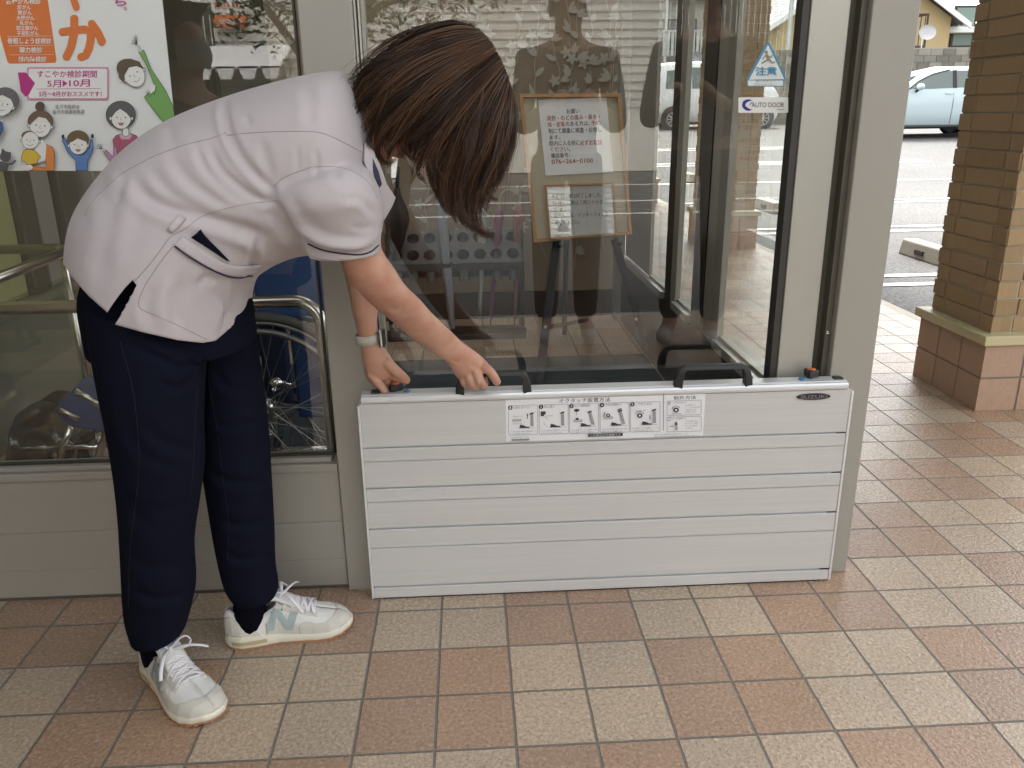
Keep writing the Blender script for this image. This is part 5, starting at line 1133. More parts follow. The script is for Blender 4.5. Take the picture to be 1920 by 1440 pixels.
def hit(T_, px, py, off=.001):
    d = ray(px, py).normalized(); h = T_.ray_cast(CO, d, 6)
    if h[0] is None: return None
    nn = h[1] if h[1].dot(d) < 0 else -h[1]; return h[0]+nn*off
def lay(T_, pl, r, name, mt, par, off=.0005, n=6, sides=6):
    pts = [hit(T_, x, y, off) for x, y in (cr(pl, n) if len(pl) > 2 else pl)]; pts = [p for p in pts if p is not None]
    if len(pts) < 2: return None
    m_ = MB(); run = [pts[0]]
    for p in pts[1:]:
        if (p-run[-1]).length > .04:
            if len(run) > 1: m_.tube(run, r, sides)
            run = [p]
        else: run.append(p)
    if len(run) > 1: m_.tube(run, r, sides)
    return m_.build(name, mt, par, smooth=True)
def patch(T_, quad, nu, nv, off, name, mt, par, th=.0012):
    """flat piece of cloth lying on the surface; quad = two px edge polylines (top, bottom)"""
    a, b = cr(quad[0], 8), cr(quad[1], 8)
    f = lambda pl, u: np.array([np.interp(u*(len(pl)-1), range(len(pl)), pl[:, k]) for k in (0, 1)]); G = []
    for j in range(nv+1):
        row = []
        for i in range(nu+1):
            p = f(a, i/nu)*(1-j/nv)+f(b, i/nu)*(j/nv); h = hit(T_, p[0], p[1], off); row.append(h if h is not None else (row[-1] if row else Vector(at(p[0], p[1], Y=-.3))))
        G.append(row)
    m_ = MB(); m_.grid(G); o = m_.build(name, mt, par, smooth=True); so = o.modifiers.new('t', 'SOLIDIFY'); so.thickness = th; so.offset = 0; return o

W = empty('person', (-.25, -.17, 0), 0, 'woman in pale mauve tunic, navy trousers and white sneakers bending over the barrier panel', 'person')
W['group'] = 'people'; del W['group']
Wo = Vector(W.location)
def fin(V, F, name, mt, par=W, smooth=True):
    me = bpy.data.meshes.new(name); me.from_pydata([tuple(v-np.array(Wo)) for v in V], [], F); me.materials.append(mt)
    if smooth: me.polygons.foreach_set('use_smooth', [True]*len(F))
    o = bpy.data.objects.new(name, me); link(o); o.parent = par; return o
def cloth_mat(name, col, rough=.85, sheen=.25, weave=.25):
    m = mat(name, col, rough, sheen=sheen, var=.04, vscale=20, spec=.25); t_ = m.node_tree; b = t_.nodes['Principled BSDF']; tc = t_.nodes.new('ShaderNodeTexCoord')
    h = None
    for sc_, st in ((900, .5), (45, .6)):
        n_ = t_.nodes.new('ShaderNodeTexNoise'); n_.inputs['Scale'].default_value = sc_; n_.inputs['Detail'].default_value = 3; t_.links.new(tc.outputs['Object'], n_.inputs[0])
        mu = t_.nodes.new('ShaderNodeMath'); mu.operation = 'MULTIPLY'; mu.inputs[1].default_value = st; t_.links.new(n_.outputs['Fac'], mu.inputs[0])
        if h is None: h = mu
        else: ad = t_.nodes.new('ShaderNodeMath'); t_.links.new(h.outputs[0], ad.inputs[0]); t_.links.new(mu.outputs[0], ad.inputs[1]); h = ad
    bp_ = t_.nodes.new('ShaderNodeBump'); bp_.inputs['Strength'].default_value = weave; bp_.inputs['Distance'].default_value = .0015; t_.links.new(h.outputs[0], bp_.inputs['Height']); t_.links.new(bp_.outputs[0], b.inputs['Normal']); return m
M_TUN = cloth_mat('mauve_tunic_cloth', (.46, .42, .435), .8, .2, .18)
M_NAVY = cloth_mat('navy_trouser_cloth', (.0058, .0070, .0150), .95, .0, .12); M_NAVY.node_tree.nodes['Principled BSDF'].inputs['Specular IOR Level'].default_value = .06
M_PIPE = mat('navy_piping', (.012, .012, .04), .6); M_SEAM = mat('seam_thread', (.33, .29, .29), .8)
def skin_mat():
    m = mat('skin', (.50, .285, .205), .48, spec=.4); t_ = m.node_tree; b = t_.nodes['Principled BSDF']; tc = t_.nodes.new('ShaderNodeTexCoord')
    n1 = t_.nodes.new('ShaderNodeTexNoise'); n1.inputs['Scale'].default_value = 22; n1.inputs['Detail'].default_value = 4; t_.links.new(tc.outputs['Object'], n1.inputs[0])
    cr_ = t_.nodes.new('ShaderNodeValToRGB'); cr_.color_ramp.elements[0].position = .3; cr_.color_ramp.elements[0].color = (.48, .235, .165, 1); cr_.color_ramp.elements[1].position = .7; cr_.color_ramp.elements[1].color = (.56, .345, .25, 1)
    t_.links.new(n1.outputs['Fac'], cr_.inputs[0]); t_.links.new(cr_.outputs[0], b.inputs['Base Color'])
    b.inputs['Subsurface Weight'].default_value = .12; b.inputs['Subsurface Radius'].default_value = (.012, .005, .003)
    n2 = t_.nodes.new('ShaderNodeTexNoise'); n2.inputs['Scale'].default_value = 420; n2.inputs['Detail'].default_value = 4; t_.links.new(tc.outputs['Object'], n2.inputs[0])
    bp_ = t_.nodes.new('ShaderNodeBump'); bp_.inputs['Strength'].default_value = .25; bp_.inputs['Distance'].default_value = .001; t_.links.new(n2.outputs['Fac'], bp_.inputs['Height']); t_.links.new(bp_.outputs[0], b.inputs['Normal']); return m
M_SKIN = skin_mat()

# ---- tunic
tm = MB()
loft(tm, [(176, 580, 466, 625, -.15, .19, .16, .0, -.075), (150, 515, 464, 590, -.15, .20, .17, .0, -.055), (148, 455, 467, 552, -.15, .205, .18, 0, -.035), (162, 390, 480, 522, -.15, .20, .18, 0, -.01), (200, 330, 510, 500, -.15, .19, .17), (252, 271, 535, 488, -.15, .175, .16),
          (330, 220, 565, 478, -.15, .17, .16), (428, 181, 610, 468, -.145, .17, .165), (520, 154, 640, 425, -.14, .18, .175), (598, 137, 682, 375, -.135, .175, .18), (645, 135, 706, 330, -.13, .13, .14), (672, 160, 712, 295, -.125, .08, .08)], n=5, K=56, e=.88)
# near sleeve, far sleeve
loft(tm, [(560, 335, 640, 300, -.25, .06, .05), (528, 352, 690, 318, -.26, .085, .07), (536, 385, 712, 360, -.265, .092, .07), (552, 415, 718, 398, -.255, .085, .07), (568, 448, 715, 436, -.245, .078, .07), (582, 481, 712, 474, -.235, .070, .066)], n=5, K=40, e=.92)
loft(tm, [(600, 330, 690, 300, .0, .06, .08), (610, 380, 712, 340, .03, .06, .07), (615, 430, 720, 395, .04, .06, .06), (620, 470, 716, 440, .04, .06, .06)], n=4, K=30)
V, F = voxel(tm, 'tunic', .0042, 5)
q = lambda *l: [(100+x/2.571, 100+y/2.571) for x, y in l]
FL = [(q((830, 205), (828, 300), (855, 400), (900, 490), (970, 575), (1060, 665)), 9, 7.5), (q((745, 440), (800, 550), (890, 640), (1000, 705), (1085, 712)), 9, 5), (q((690, 430), (725, 530), (800, 620), (900, 695), (990, 730)), 10, 3.5),
      (q((560, 320), (565, 400), (600, 470)), 14, 1.5), (q((560, 480), (640, 600), (750, 690), (860, 745)), 13, 3.5), (q((375, 590), (450, 690), (570, 750), (720, 785), (880, 835), (1060, 890)), 15, 8), (q((470, 560), (540, 650), (640, 710), (760, 745)), 12, 2.5),
      (q((1000, 420), (1035, 540), (1055, 620)), 11, 2.5), (q((1085, 640), (1130, 750), (1210, 850), (1320, 915), (1470, 925), (1560, 880)), 11, -9), (q((1110, 730), (1165, 840), (1240, 920)), 8, 6), (q((1400, 700), (1480, 705), (1545, 780)), 9, 3.5), (q((1430, 830), (1490, 845), (1540, 825)), 7, 1.8),
      (q((255, 620), (275, 780), (240, 950), (235, 1130)), 24, 4), (q((150, 720), (150, 880), (120, 1010)), 20, 2.5), (q((420, 700), (400, 850), (340, 1000)), 24, 3), (q((330, 560), (330, 640), (300, 720)), 12, 3),
      (q((700, 1125), (735, 1085), (800, 1100)), 9, 4), (q((790, 1150), (835, 1230), (815, 1350)), 9, 5), (q((1000, 880), (975, 960), (945, 1110), (948, 1230)), 9, 7), (q((620, 1100), (590, 1200), (600, 1330)), 16, 5), (q((900, 1080), (880, 1180), (850, 1290)), 12, 5), (q((480, 1120), (450, 1220), (470, 1310)), 14, 4),
      (q((1262, 470), (1275, 530), (1262, 600)), 6, 3.5), (q((1170, 450), (1180, 520), (1170, 560)), 6, 2.5), (q((1220, 150), (1240, 250), (1230, 360)), 14, 3), (q((930, 300), (945, 350)), 8, 2.5), (q((1350, 560), (1380, 620), (1440, 650)), 10, 3),
      (q((860, 860), (960, 870), (1090, 960), (1230, 950)), 14, 5), (q((1040, 760), (1130, 860), (1210, 935)), 9, 4.5)]
V = folds(V, F, FL)
# cut the hem and the side slit along their outline
hem = [(60, 430), (100, 478), (125, 503), (133, 518), (166, 555), (201, 586), (217, 562), (235, 539), (252, 522), (261, 524), (250, 548), (233, 580), (216, 609), (267, 623), (333, 638), (380, 643), (404, 639), (440, 608), (468, 582), (500, 552), (560, 520)]
def inpoly(P, poly):
    r_ = np.zeros(len(P), bool); n_ = len(poly)
    for i in range(n_):
        (x0, y0), (x1, y1) = poly[i], poly[(i+1) % n_]
        if y0 == y1: continue
        c_ = ((y0 > P[:, 1]) != (y1 > P[:, 1])) & (P[:, 0] < (x1-x0)*(P[:, 1]-y0)/(y1-y0)+x0); r_ ^= c_
    return r_
P = topx(V); out_ = inpoly(P, hem[:-1]+[(500, 900), (0, 900), (0, 430)]); out_ &= P[:, 0] < 492
F = [f for f in F if not all(out_[i] for i in f)]
used = sorted({i for f in F for i in f}); dep = np.linalg.norm((V-COn)@CMn[:, 2:3], axis=1)
for i in used:
    if out_[i]:
        p = P[i]; bq_, bd_ = None, 1e9
        for a_, b_ in zip(hem[:-1], hem[1:]):
            a_, b_ = np.array(a_, float), np.array(b_, float); t_ = min(1, max(0, (p-a_)@(b_-a_)/((b_-a_)@(b_-a_)))); q_ = a_+t_*(b_-a_); dd_ = np.hypot(*(p-q_))
            if dd_ < bd_: bq_, bd_ = q_, dd_
        r_ = np.array(ray(*bq_)); V[i] = COn+r_*dep[i]
mp_ = {k: j for j, k in enumerate(used)}; V = V[used]; F = [tuple(mp_[i] for i in f) for f in F]
tun = fin(V, F, 'tunic', M_TUN)
T_ = bvh(V, F)
so = tun.modifiers.new('t', 'SOLIDIFY'); so.thickness = .0018; so.offset = -1
def sub(fn, *a, **k):
    o = fn(*a, **k)
    if o is not None: o.location = -Wo
    return o
for i, pl in enumerate((q((1085, 708), (900, 732), (730, 780), (640, 842), (565, 885), (530, 930), (470, 1010), (402, 1088)), q((833, 382), (760, 410), (640, 440), (500, 490), (400, 540), (330, 582), (262, 640), (200, 700), (150, 780)), q((833, 395), (1000, 380), (1200, 376), (1300, 386), (1400, 430), (1540, 505)),
        q((1066, 640), (1110, 600), (1200, 563), (1270, 546), (1390, 552), (1480, 590), (1540, 650), (1562, 700)), q((640, 882), (560, 950), (480, 1060), (432, 1140), (414, 1222), (500, 1266), (620, 1320), (742, 1380)), q((822, 1200), (818, 1290), (790, 1370)))):
    sub(lay, T_, pl, .0007, 'seam', M_SEAM, tun, .0001)
sub(lay, T_, q((1228, 918), (1300, 948), (1400, 965), (1480, 970), (1530, 955), (1566, 925)), .0015, 'sleeve_piping', M_PIPE, tun, .0004)
sub(patch, T_, (q((620, 882), (700, 935), (800, 1000), (890, 1022), (1000, 1014)), q((583, 930), (650, 975), (760, 1040), (860, 1072), (960, 1064))), 20, 4, .003, 'pocket_welt', M_TUN, tun, .003)
sub(lay, T_, q((585, 928), (650, 975), (740, 1028), (800, 1055), (870, 1072), (955, 1064)), .0016, 'pocket_piping', M_PIPE, tun, .0048)
sub(patch, T_, (q((710, 848), (760, 905), (848, 998)), q((664, 886), (720, 922), (830, 994))), 8, 3, .0045, 'pocket_flap', M_NAVY, tun, .001)
sub(patch, T_, (q((605, 780), (640, 800)), q((545, 850), (572, 868))), 4, 4, .003, 'loop_tab', M_TUN, tun, .0015)
sub(lay, T_, q((1232, 968), (1290, 985), (1400, 1000), (1510, 994), (1562, 955)), .0012, 'cuff_hem', M_TUN, tun, .0)
# collar: back band, near lapel, lining
cb = MB(); lap = [(684, 268), (700, 285), (715, 318), (724, 345), (741, 370), (735, 385), (722, 408), (708, 430), (703, 420), (706, 395), (703, 365), (694, 335), (682, 300)]
def slabpx(px, Yf, th, name, mt, par):
    m_ = MB(); P_ = [at(x, y, Y=Yf(x, y))-Wo for x, y in px]; tr_ = geometry.tessellate_polygon([[Vector((p[0], p[1], 0)) for p in px]]); m_.add(P_, tr_)
    o = m_.build(name, mt, par); so = o.modifiers.new('t', 'SOLIDIFY'); so.thickness = th; so.offset = 0; return o
slabpx(lap, lambda x, y: -.225-.02*math.sin((y-268)/165*3.1)+(x-700)*.0006, .004, 'lapel', M_TUN, tun)
slabpx([(683, 280), (697, 292), (710, 322), (716, 345), (712, 352), (703, 335), (694, 305)], lambda x, y: -.215-.02*math.sin((y-268)/165*3.1)-.012, .002, 'collar_lining', M_PIPE, tun)
slabpx([(735, 294), (746, 296), (743, 330), (737, 348), (733, 330)], lambda x, y: -.19, .001, 'badge_holder', glass('clear_plastic', .12, (.8, .8, .82)), W)

# ---- trousers
pm = MB()
loft(pm, [(190, 470, 455, 545, -.15, .15, .13), (168, 540, 468, 575, -.15, .165, .14), (172, 590, 472, 605, -.15, .165, .14, 0, -.01), (180, 650, 478, 640, -.15, .155, .13)], n=4, K=44, e=.85)
loft(pm, [(170, 560, 370, 600, -.23, .10, .09), (180, 640, 384, 640, -.235, .105, .09), (195, 720, 381, 715, -.245, .105, .085), (211, 800, 378, 795, -.25, .10, .08), (223, 880, 380, 870, -.25, .095, .08), (231, 960, 371, 940, -.25, .09, .078), (235, 1040, 360, 1020, -.25, .085, .075), (237, 1110, 364, 1095, -.245, .08, .07), (241, 1150, 357, 1138, -.245, .075, .068), (252, 1190, 345, 1182, -.245, .066, .06)], n=5, K=36, e=.9)
loft(pm, [(300, 560, 466, 585, -.07, .09, .09), (340, 640, 478, 640, -.07, .09, .085), (368, 720, 489, 715, -.075, .085, .08), (376, 800, 499, 785, -.08, .08, .075), (382, 870, 505, 855, -.085, .078, .07), (392, 935, 509, 925, -.09, .075, .07), (403, 1005, 513, 995, -.095, .07, .065), (417, 1072, 515, 1060, -.10, .065, .06), (429, 1105, 520, 1093, -.10, .06, .058), (446, 1124, 521, 1112, -.10, .052, .05)], n=5, K=34, e=.9)
V, F = voxel(pm, 'trousers', .0048, 4)
c6 = lambda *l: [(x/1.894, 400+y/1.894) for x, y in l]
V = folds(V, F, [(c6((715, 480), (690, 530), (640, 545), (560, 510), (470, 470)), 9, 5), (c6((700, 560), (640, 620), (560, 600)), 9, 4), (c6((500, 740), (590, 820), (700, 840)), 13, 3.5), (c6((430, 700), (520, 860), (640, 900)), 14, 2.5), (c6((690, 1010), (600, 1060), (520, 1050)), 14, 2.5), (c6((450, 1000), (500, 1090), (600, 1130)), 15, 2.5),
    (c6((720, 500), (722, 650), (718, 800)), 7, 9), (c6((735, 900), (800, 950), (950, 960)), 10, 5), (c6((760, 1080), (850, 1110), (960, 1090)), 10, 4), (c6((790, 1200), (860, 1230), (970, 1210)), 9, 4), (c6((440, 1200), (540, 1260), (680, 1240)), 14, 2.5), (c6((470, 1340), (560, 1370), (670, 1350)), 10, 4), (c6((760, 560), (820, 620), (920, 640)), 10, 4), (c6((750, 740), (830, 760), (940, 730)), 9, 3)], ymax=.02)
tro = fin(V, F, 'trousers', M_NAVY); TT = bvh(V, F)
for pl in (c6((428, 455), (470, 620), (488, 760), (494, 900), (480, 1040), (462, 1200), (456, 1400)), c6((700, 620), (690, 800), (686, 900), (676, 1010)), c6((735, 560), (770, 760), (790, 930), (812, 1100), (806, 1250))): sub(lay, TT, pl, .0006, 'seam', mat('navy_seam', (.004, .005, .012), .9), tro, .0001)

# ---- body: one continuous skin (arms, hands, head, neck, and the covered torso and legs)
bm_ = MB()
def chain(pts, n=4, K=18, mb=None):
    """pts: (px,py,Y,r[,flat])"""
    P_ = cr([(*A3(p[0], p[1], p[2]), p[3], p[4] if len(p) > 4 else 1.0) for p in pts], n)
    (mb or bm_).tube([tuple(p[:3]) for p in P_], [float(p[3]) for p in P_], K)
loft(bm_, [(200, 520, 420, 560, -.15, .12, .10), (300, 290, 500, 460, -.15, .12, .11), (520, 190, 620, 400, -.14, .13, .13), (640, 170, 690, 330, -.13, .11, .12), (675, 190, 712, 300, -.13, .055, .055)], n=4, K=24)
chain([(300, 570, -.22, .07), (300, 800, -.24, .055), (300, 1000, -.24, .042), (300, 1130, -.24, .030), (300, 1170, -.235, .026)])
chain([(400, 570, -.08, .07), (430, 800, -.08, .055), (460, 1000, -.09, .042), (478, 1070, -.10, .030), (482, 1095, -.095, .026)])
# near arm
loft(bm_, [(600, 380, 690, 350, -.24, .045, .045), (625, 440, 712, 425, -.235, .042, .042), (641, 492, 716, 468, -.225, .040, .040), (660, 528, 740, 505, -.205, .039, .038), (683, 556, 760, 536, -.18, .038, .037), (712, 583, 787, 562, -.145, .036, .035), (742, 607, 808, 586, -.11, .034, .033), (775, 636, 830, 607, -.075, .030, .030), (808, 658, 850, 626, -.04, .025, .026), (836, 677, 866, 641, -.015, .020, .022), (846, 684, 877, 649, .0, .019, .021)], n=4, K=28, e=.95)
# near hand closed over the grip: back of the hand, four fingers, thumb behind
loft(bm_, [(836, 676, 866, 641, -.012, .019, .021), (845, 688, 884, 654, .004, .021, .022), (851, 700, 902, 668, .018, .023, .022), (858, 708, 916, 682, .030, .022, .020), (866, 712, 918, 694, .036, .015, .015)], n=4, K=26, e=.85)
for ch in ([(868, 702, .028, .0100), (871, 716, .018, .0098), (879, 724, .030, .0085), (882, 720, .052, .0080)], [(879, 699, .018, .0105), (884, 716, .006, .0102), (892, 725, .022, .0088), (894, 719, .050, .0082)],
           [(893, 694, .012, .0108), (899, 712, .000, .0105), (907, 722, .018, .0090), (909, 716, .048, .0083)], [(906, 686, .014, .0108), (918, 696, .004, .0104), (927, 708, .010, .0098), (933, 718, .022, .0088)],
           [(858, 690, .030, .012), (874, 694, .062, .011), (896, 700, .084, .0100), (914, 708, .084, .0088)]): chain(ch, 5, 16)
# far arm and hand with fingers around the knob
loft(bm_, [(612, 400, 700, 380, .02, .04, .04), (634, 470, 714, 450, .025, .038, .038), (650, 530, 712, 525, .03, .034, .034), (660, 577, 709, 575, .035, .030, .030), (668, 612, 707, 610, .04, .024, .024), (673, 640, 707, 638, .045, .021, .021)], n=4, K=26)
loft(bm_, [(673, 638, 707, 636, .045, .021, .021), (677, 655, 720, 652, .048, .022, .021), (679, 676, 735, 672, .050, .022, .020), (688, 698, 742, 692, .052, .020, .018), (702, 712, 738, 706, .056, .014, .014)], n=4, K=26, e=.88)
for ch in ([(722, 676, .040, .0135), (738, 692, .040, .0125), (752, 704, .046, .0115), (764, 715, .060, .0095)], [(694, 698, .046, .0105), (706, 714, .044, .0098), (716, 726, .050, .0090), (722, 734, .060, .0080)],
           [(706, 700, .062, .0100), (722, 714, .086, .0092), (732, 724, .104, .0085), (742, 727, .110, .0078)], [(716, 694, .066, .0100), (736, 706, .094, .0094), (752, 718, .108, .0085), (758, 722, .104, .0078)], [(690, 692, .060, .0100), (698, 712, .082, .0090), (712, 724, .096, .0082), (724, 729, .098, .0075)]): chain(ch, 5, 16)
# neck and head
HC = at(834, 208, Y=-.135); Hu = (at(932, 162, Y=-.135)-at(752, 282, Y=-.135)).normalized(); Hs = Vector((0, -1, 0)); Hf = Hu.cross(Hs).normalized()
if Hf.z > 0: Hf = -Hf
HM = Matrix((Hs, Hf, Hu)).transposed().to_4x4(); HM.translation = HC      # local: x = near side, y = face forward, z = crown
hb = bmesh.new(); bmesh.ops.create_uvsphere(hb, u_segments=40, v_segments=28, radius=1)
for v in hb.verts:
    x, y, z = v.co; sx, sy, sz = .072, .092, .108
    if z < 0: sx *= 1-.30*z*z; sy = .092*(1-.22*z*z)
    X, Y_, Z_ = x*sx, y*sy-.004+(.012*(-z) if z < 0 else 0), z*sz
    if y > 0: Y_ += .004*math.exp(-((Z_-.022)/.014)**2)-.006*math.exp(-((Z_-.002)/.016)**2)*math.exp(-((abs(X)-.031)/.017)**2)
    v.co = (X, Y_, Z_)
bm_.bm(hb, None, HM)
hl_ = lambda x, y, z: tuple(HM @ Vector((x, y, z)))
bm_.tube([hl_(0, .078, .008), hl_(0, .094, -.012), hl_(0, .104, -.030), hl_(0, .090, -.036)], [.007, .009, .0115, .008], 12)
for s_ in (-1, 1):
    bm_.tube([hl_(s_*.009, .088, -.034), hl_(s_*.015, .084, -.036)], .007, 8)
    E_ = MB(); pts = [hl_(s_*(.073+.010*math.sin(a/2)), -.012-.014*math.cos(a), .004+.028*math.sin(a)) for a in np.linspace(-1.6, 2.6, 10)]; bm_.tube(pts, .0045, 8); bm_.tube([hl_(s_*.070, -.004, -.02), hl_(s_*.074, -.006, .02)], .008, 8)
bm_.tube([hl_(-.018, .083, -.058), hl_(0, .090, -.058), hl_(.018, .083, -.058)], [.004, .0065, .004], 8); bm_.tube([hl_(-.015, .080, -.067), hl_(0, .086, -.068), hl_(.015, .080, -.067)], [.004, .007, .004], 8)
bm_.tube([tuple(at(676, 240, Y=-.13)), tuple(at(730, 240, Y=-.132)), tuple(at(785, 235, Y=-.134))], [.062, .055, .056], 24)
V, F = voxel(bm_, 'body', .0026, 5, .5)
c7 = lambda *l: [(640+x/4.571, 560+y/4.571) for x, y in l]
V = folds(V, F, [(c7((940, 520), (985, 545), (1010, 530)), 3, 1.2), (c7((1100, 560), (1170, 600), (1180, 650)), 4, 1.0), (c7((1130, 690), (1128, 730), (1122, 760)), 2.4, 2.0), (c7((1190, 690), (1192, 730), (1188, 755)), 2.4, 2.0), (c7((1250, 650), (1262, 690), (1270, 720)), 2.4, 2.2), (c7((400, 60), (470, 100), (540, 95)), 6, 1.5), (c7((300, 690), (370, 710), (400, 740)), 3, 1.5), (c7((430, 560), (480, 600), (520, 660)), 4, .8)], ymax=.2)
body = fin(V, F, 'body', M_SKIN)
# finger nails
TB = bvh(V, F); nm = mat('nail', (.62, .40, .34), .25, spec=.6)
for pts in ([(927, 712), (935, 716), (936, 724), (929, 722)], [(761, 711), (767, 714), (767, 719), (760, 717)]):
    H_ = [hit(TB, x, y, .0006) for x, y in pts]
    if all(h is not None for h in H_): m_ = MB(); m_.add([h-Wo for h in H_], [(0, 1, 2, 3)]); m_.build('fingernail', nm, body, smooth=True)
# eyes, brows
for s_ in (-1, 1):
    m_ = MB(); e_ = bmesh.new(); bmesh.ops.create_uvsphere(e_, u_segments=16, v_segments=10, radius=.0115); m_.bm(e_, None, Matrix.Translation(Vector(hl_(s_*.031, .071, .003))-Wo)); m_.build('eye', mat('eye_white', (.6, .58, .55), .2), body, smooth=True)
    m_ = MB(); m_.tube([Vector(hl_(s_*(.018+.008*k), .083-.0016*k*k, .022-.001*abs(k-1.5)))-Wo for k in range(4)], .0022, 6); m_.build('eyebrow', mat('brow_hair', (.03, .018, .012), .7), body)
# mask
m_ = MB(); G = []
for i in range(13):
    v = i/12; z = -.100+.088*v; G.append([tuple(Vector(hl_((.070-.012*(1-v))*math.sin(a), .0+(.096+.020*math.exp(-((z+.035)/.03)**2)*max(0, math.cos(a*1.1))-.02*(1-v)**2)*math.cos(a)+.003*math.sin(i*math.pi)-.0, z))-Wo) for a in np.linspace(-1.25, 1.25, 21)])
m_.grid(G); mk = m_.build('face_mask', mat('mask_pink_white', (.60, .53, .52), .8, bump=.3, bscale=300), W, smooth=True); so = mk.modifiers.new('t', 'SOLIDIFY'); so.thickness = .0012
m_ = MB()
for s_ in (-1, 1): m_.tube([Vector(hl_(s_*.066, .032, -.02))-Wo, Vector(hl_(s_*.078, .0, .0))-Wo, Vector(hl_(s_*.078, -.02, .012))-Wo], .0012, 6); m_.tube([Vector(hl_(s_*.064, .03, -.085))-Wo, Vector(hl_(s_*.076, .0, -.04))-Wo, Vector(hl_(s_*.078, -.02, -.01))-Wo], .0012, 6)
m_.build('ear_loops', M_LINE, mk)
# watch on the far wrist
m_ = MB(); c = at(689, 635, Y=.045)-Wo; G = []
ax = (at(691, 648, Y=.045)-at(688, 622, Y=.045)).normalized(); e1 = Vector((1, 0, 0)); e1 = (e1-ax*e1.dot(ax)).normalized(); e2 = ax.cross(e1)
for dz, rr_ in ((-.0105, 0), (-.0105, .0018), (.0105, .0018), (.0105, 0)): G.append([tuple(c+ax*dz+e1*math.cos(a)*(.0235+rr_)+e2*math.sin(a)*(.0245+rr_)) for a in [2*math.pi*k/36 for k in range(36)]])
m_.grid(G, closed=True); wb = m_.build('watch_band', mat('cream_rubber', (.50, .48, .42), .5), W, smooth=True)
m_ = MB(); Mw = Matrix((e1, e2, ax)).transposed().to_4x4(); Mw.translation = c+e1*.029; m_.box(-.005, .005, -.017, .017, -.019, .019, bev=.005, M=Mw); m_.build('watch_case', mat('watch_metal', (.6, .58, .54), .25, metal=.9), wb)
m_ = MB(); m_.box(.0052, .0066, -.015, .015, -.017, .017, bev=.003, M=Mw); m_.build('watch_face', M_BLK, wb)

# ---- hair
M_HAIR = []
for k, (c_, r_) in enumerate((((.019, .009, .0055), .40), ((.034, .0155, .0085), .40), ((.062, .030, .016), .38), ((.12, .062, .032), .38))):
    m = mat('brown_hair', c_, r_, spec=.32); m.node_tree.nodes['Principled BSDF'].inputs['Anisotropic'].default_value = .4; M_HAIR.append(m)
GD = [[(882, 48, -.13), (845, 42, -.15), (775, 60, -.16), (712, 96, -.165), (664, 140, -.165), (645, 192, -.17)],
      [(898, 57, -.14), (850, 66, -.19), (785, 88, -.205), (716, 126, -.205), (670, 172, -.195), (654, 206, -.19)],
      [(912, 70, -.15), (852, 92, -.215), (788, 125, -.235), (732, 170, -.235), (688, 215, -.22), (674, 250, -.21)],
      [(922, 83, -.155), (860, 118, -.228), (800, 158, -.25), (748, 205, -.248), (715, 250, -.235), (708, 290, -.225)],
      [(930, 98, -.16), (870, 140, -.235), (815, 185, -.255), (770, 228, -.25), (738, 258, -.238), (728, 288, -.225)],
      [(936, 110, -.16), (885, 155, -.235), (838, 200, -.255), (796, 242, -.25), (772, 268, -.24), (764, 290, -.23)],
      [(941, 120, -.16), (897, 170, -.23), (857, 222, -.25), (822, 275, -.248), (804, 318, -.24), (822, 352, -.23), (850, 372, -.22)],
      [(946, 132, -.16), (912, 185, -.225), (878, 242, -.24), (848, 300, -.24), (838, 345, -.235), (846, 385, -.225), (858, 410, -.22)],
      [(950, 142, -.155), (926, 198, -.215), (900, 260, -.23), (874, 322, -.225), (862, 365, -.215), (870, 405, -.21), (890, 428, -.20)],
      [(954, 155, -.15), (940, 212, -.20), (922, 272, -.21), (898, 340, -.205), (884, 392, -.20), (896, 428, -.20), (926, 443, -.20)],
      [(958, 168, -.15), (956, 222, -.185), (946, 275, -.19), (922, 330, -.19), (902, 375, -.19), (893, 408, -.19), (908, 436, -.19)],
      [(961, 176, -.14), (967, 226, -.155), (962, 272, -.16), (940, 322, -.17), (916, 352, -.18), (900, 378, -.18), (893, 395, -.18)]]
NG = len(GD)
GW = np.array([[A3(*p) for p in cr([list(map(float, g)) for g in g_], 8)][::1] if False else cr([list(A3(*p)) for p in g_], 8)[np.linspace(0, 8*(len(g_)-1), 33).astype(int)] for g_ in GD])   # NG x 33 x 3
def gcurve(u):
    """strand at fan position u (0..NG-1)"""
    i = min(int(u), NG-2); f = u-i
    return GW[i]*(1-f)+GW[i+1]*f
HCn = np.array(HC)
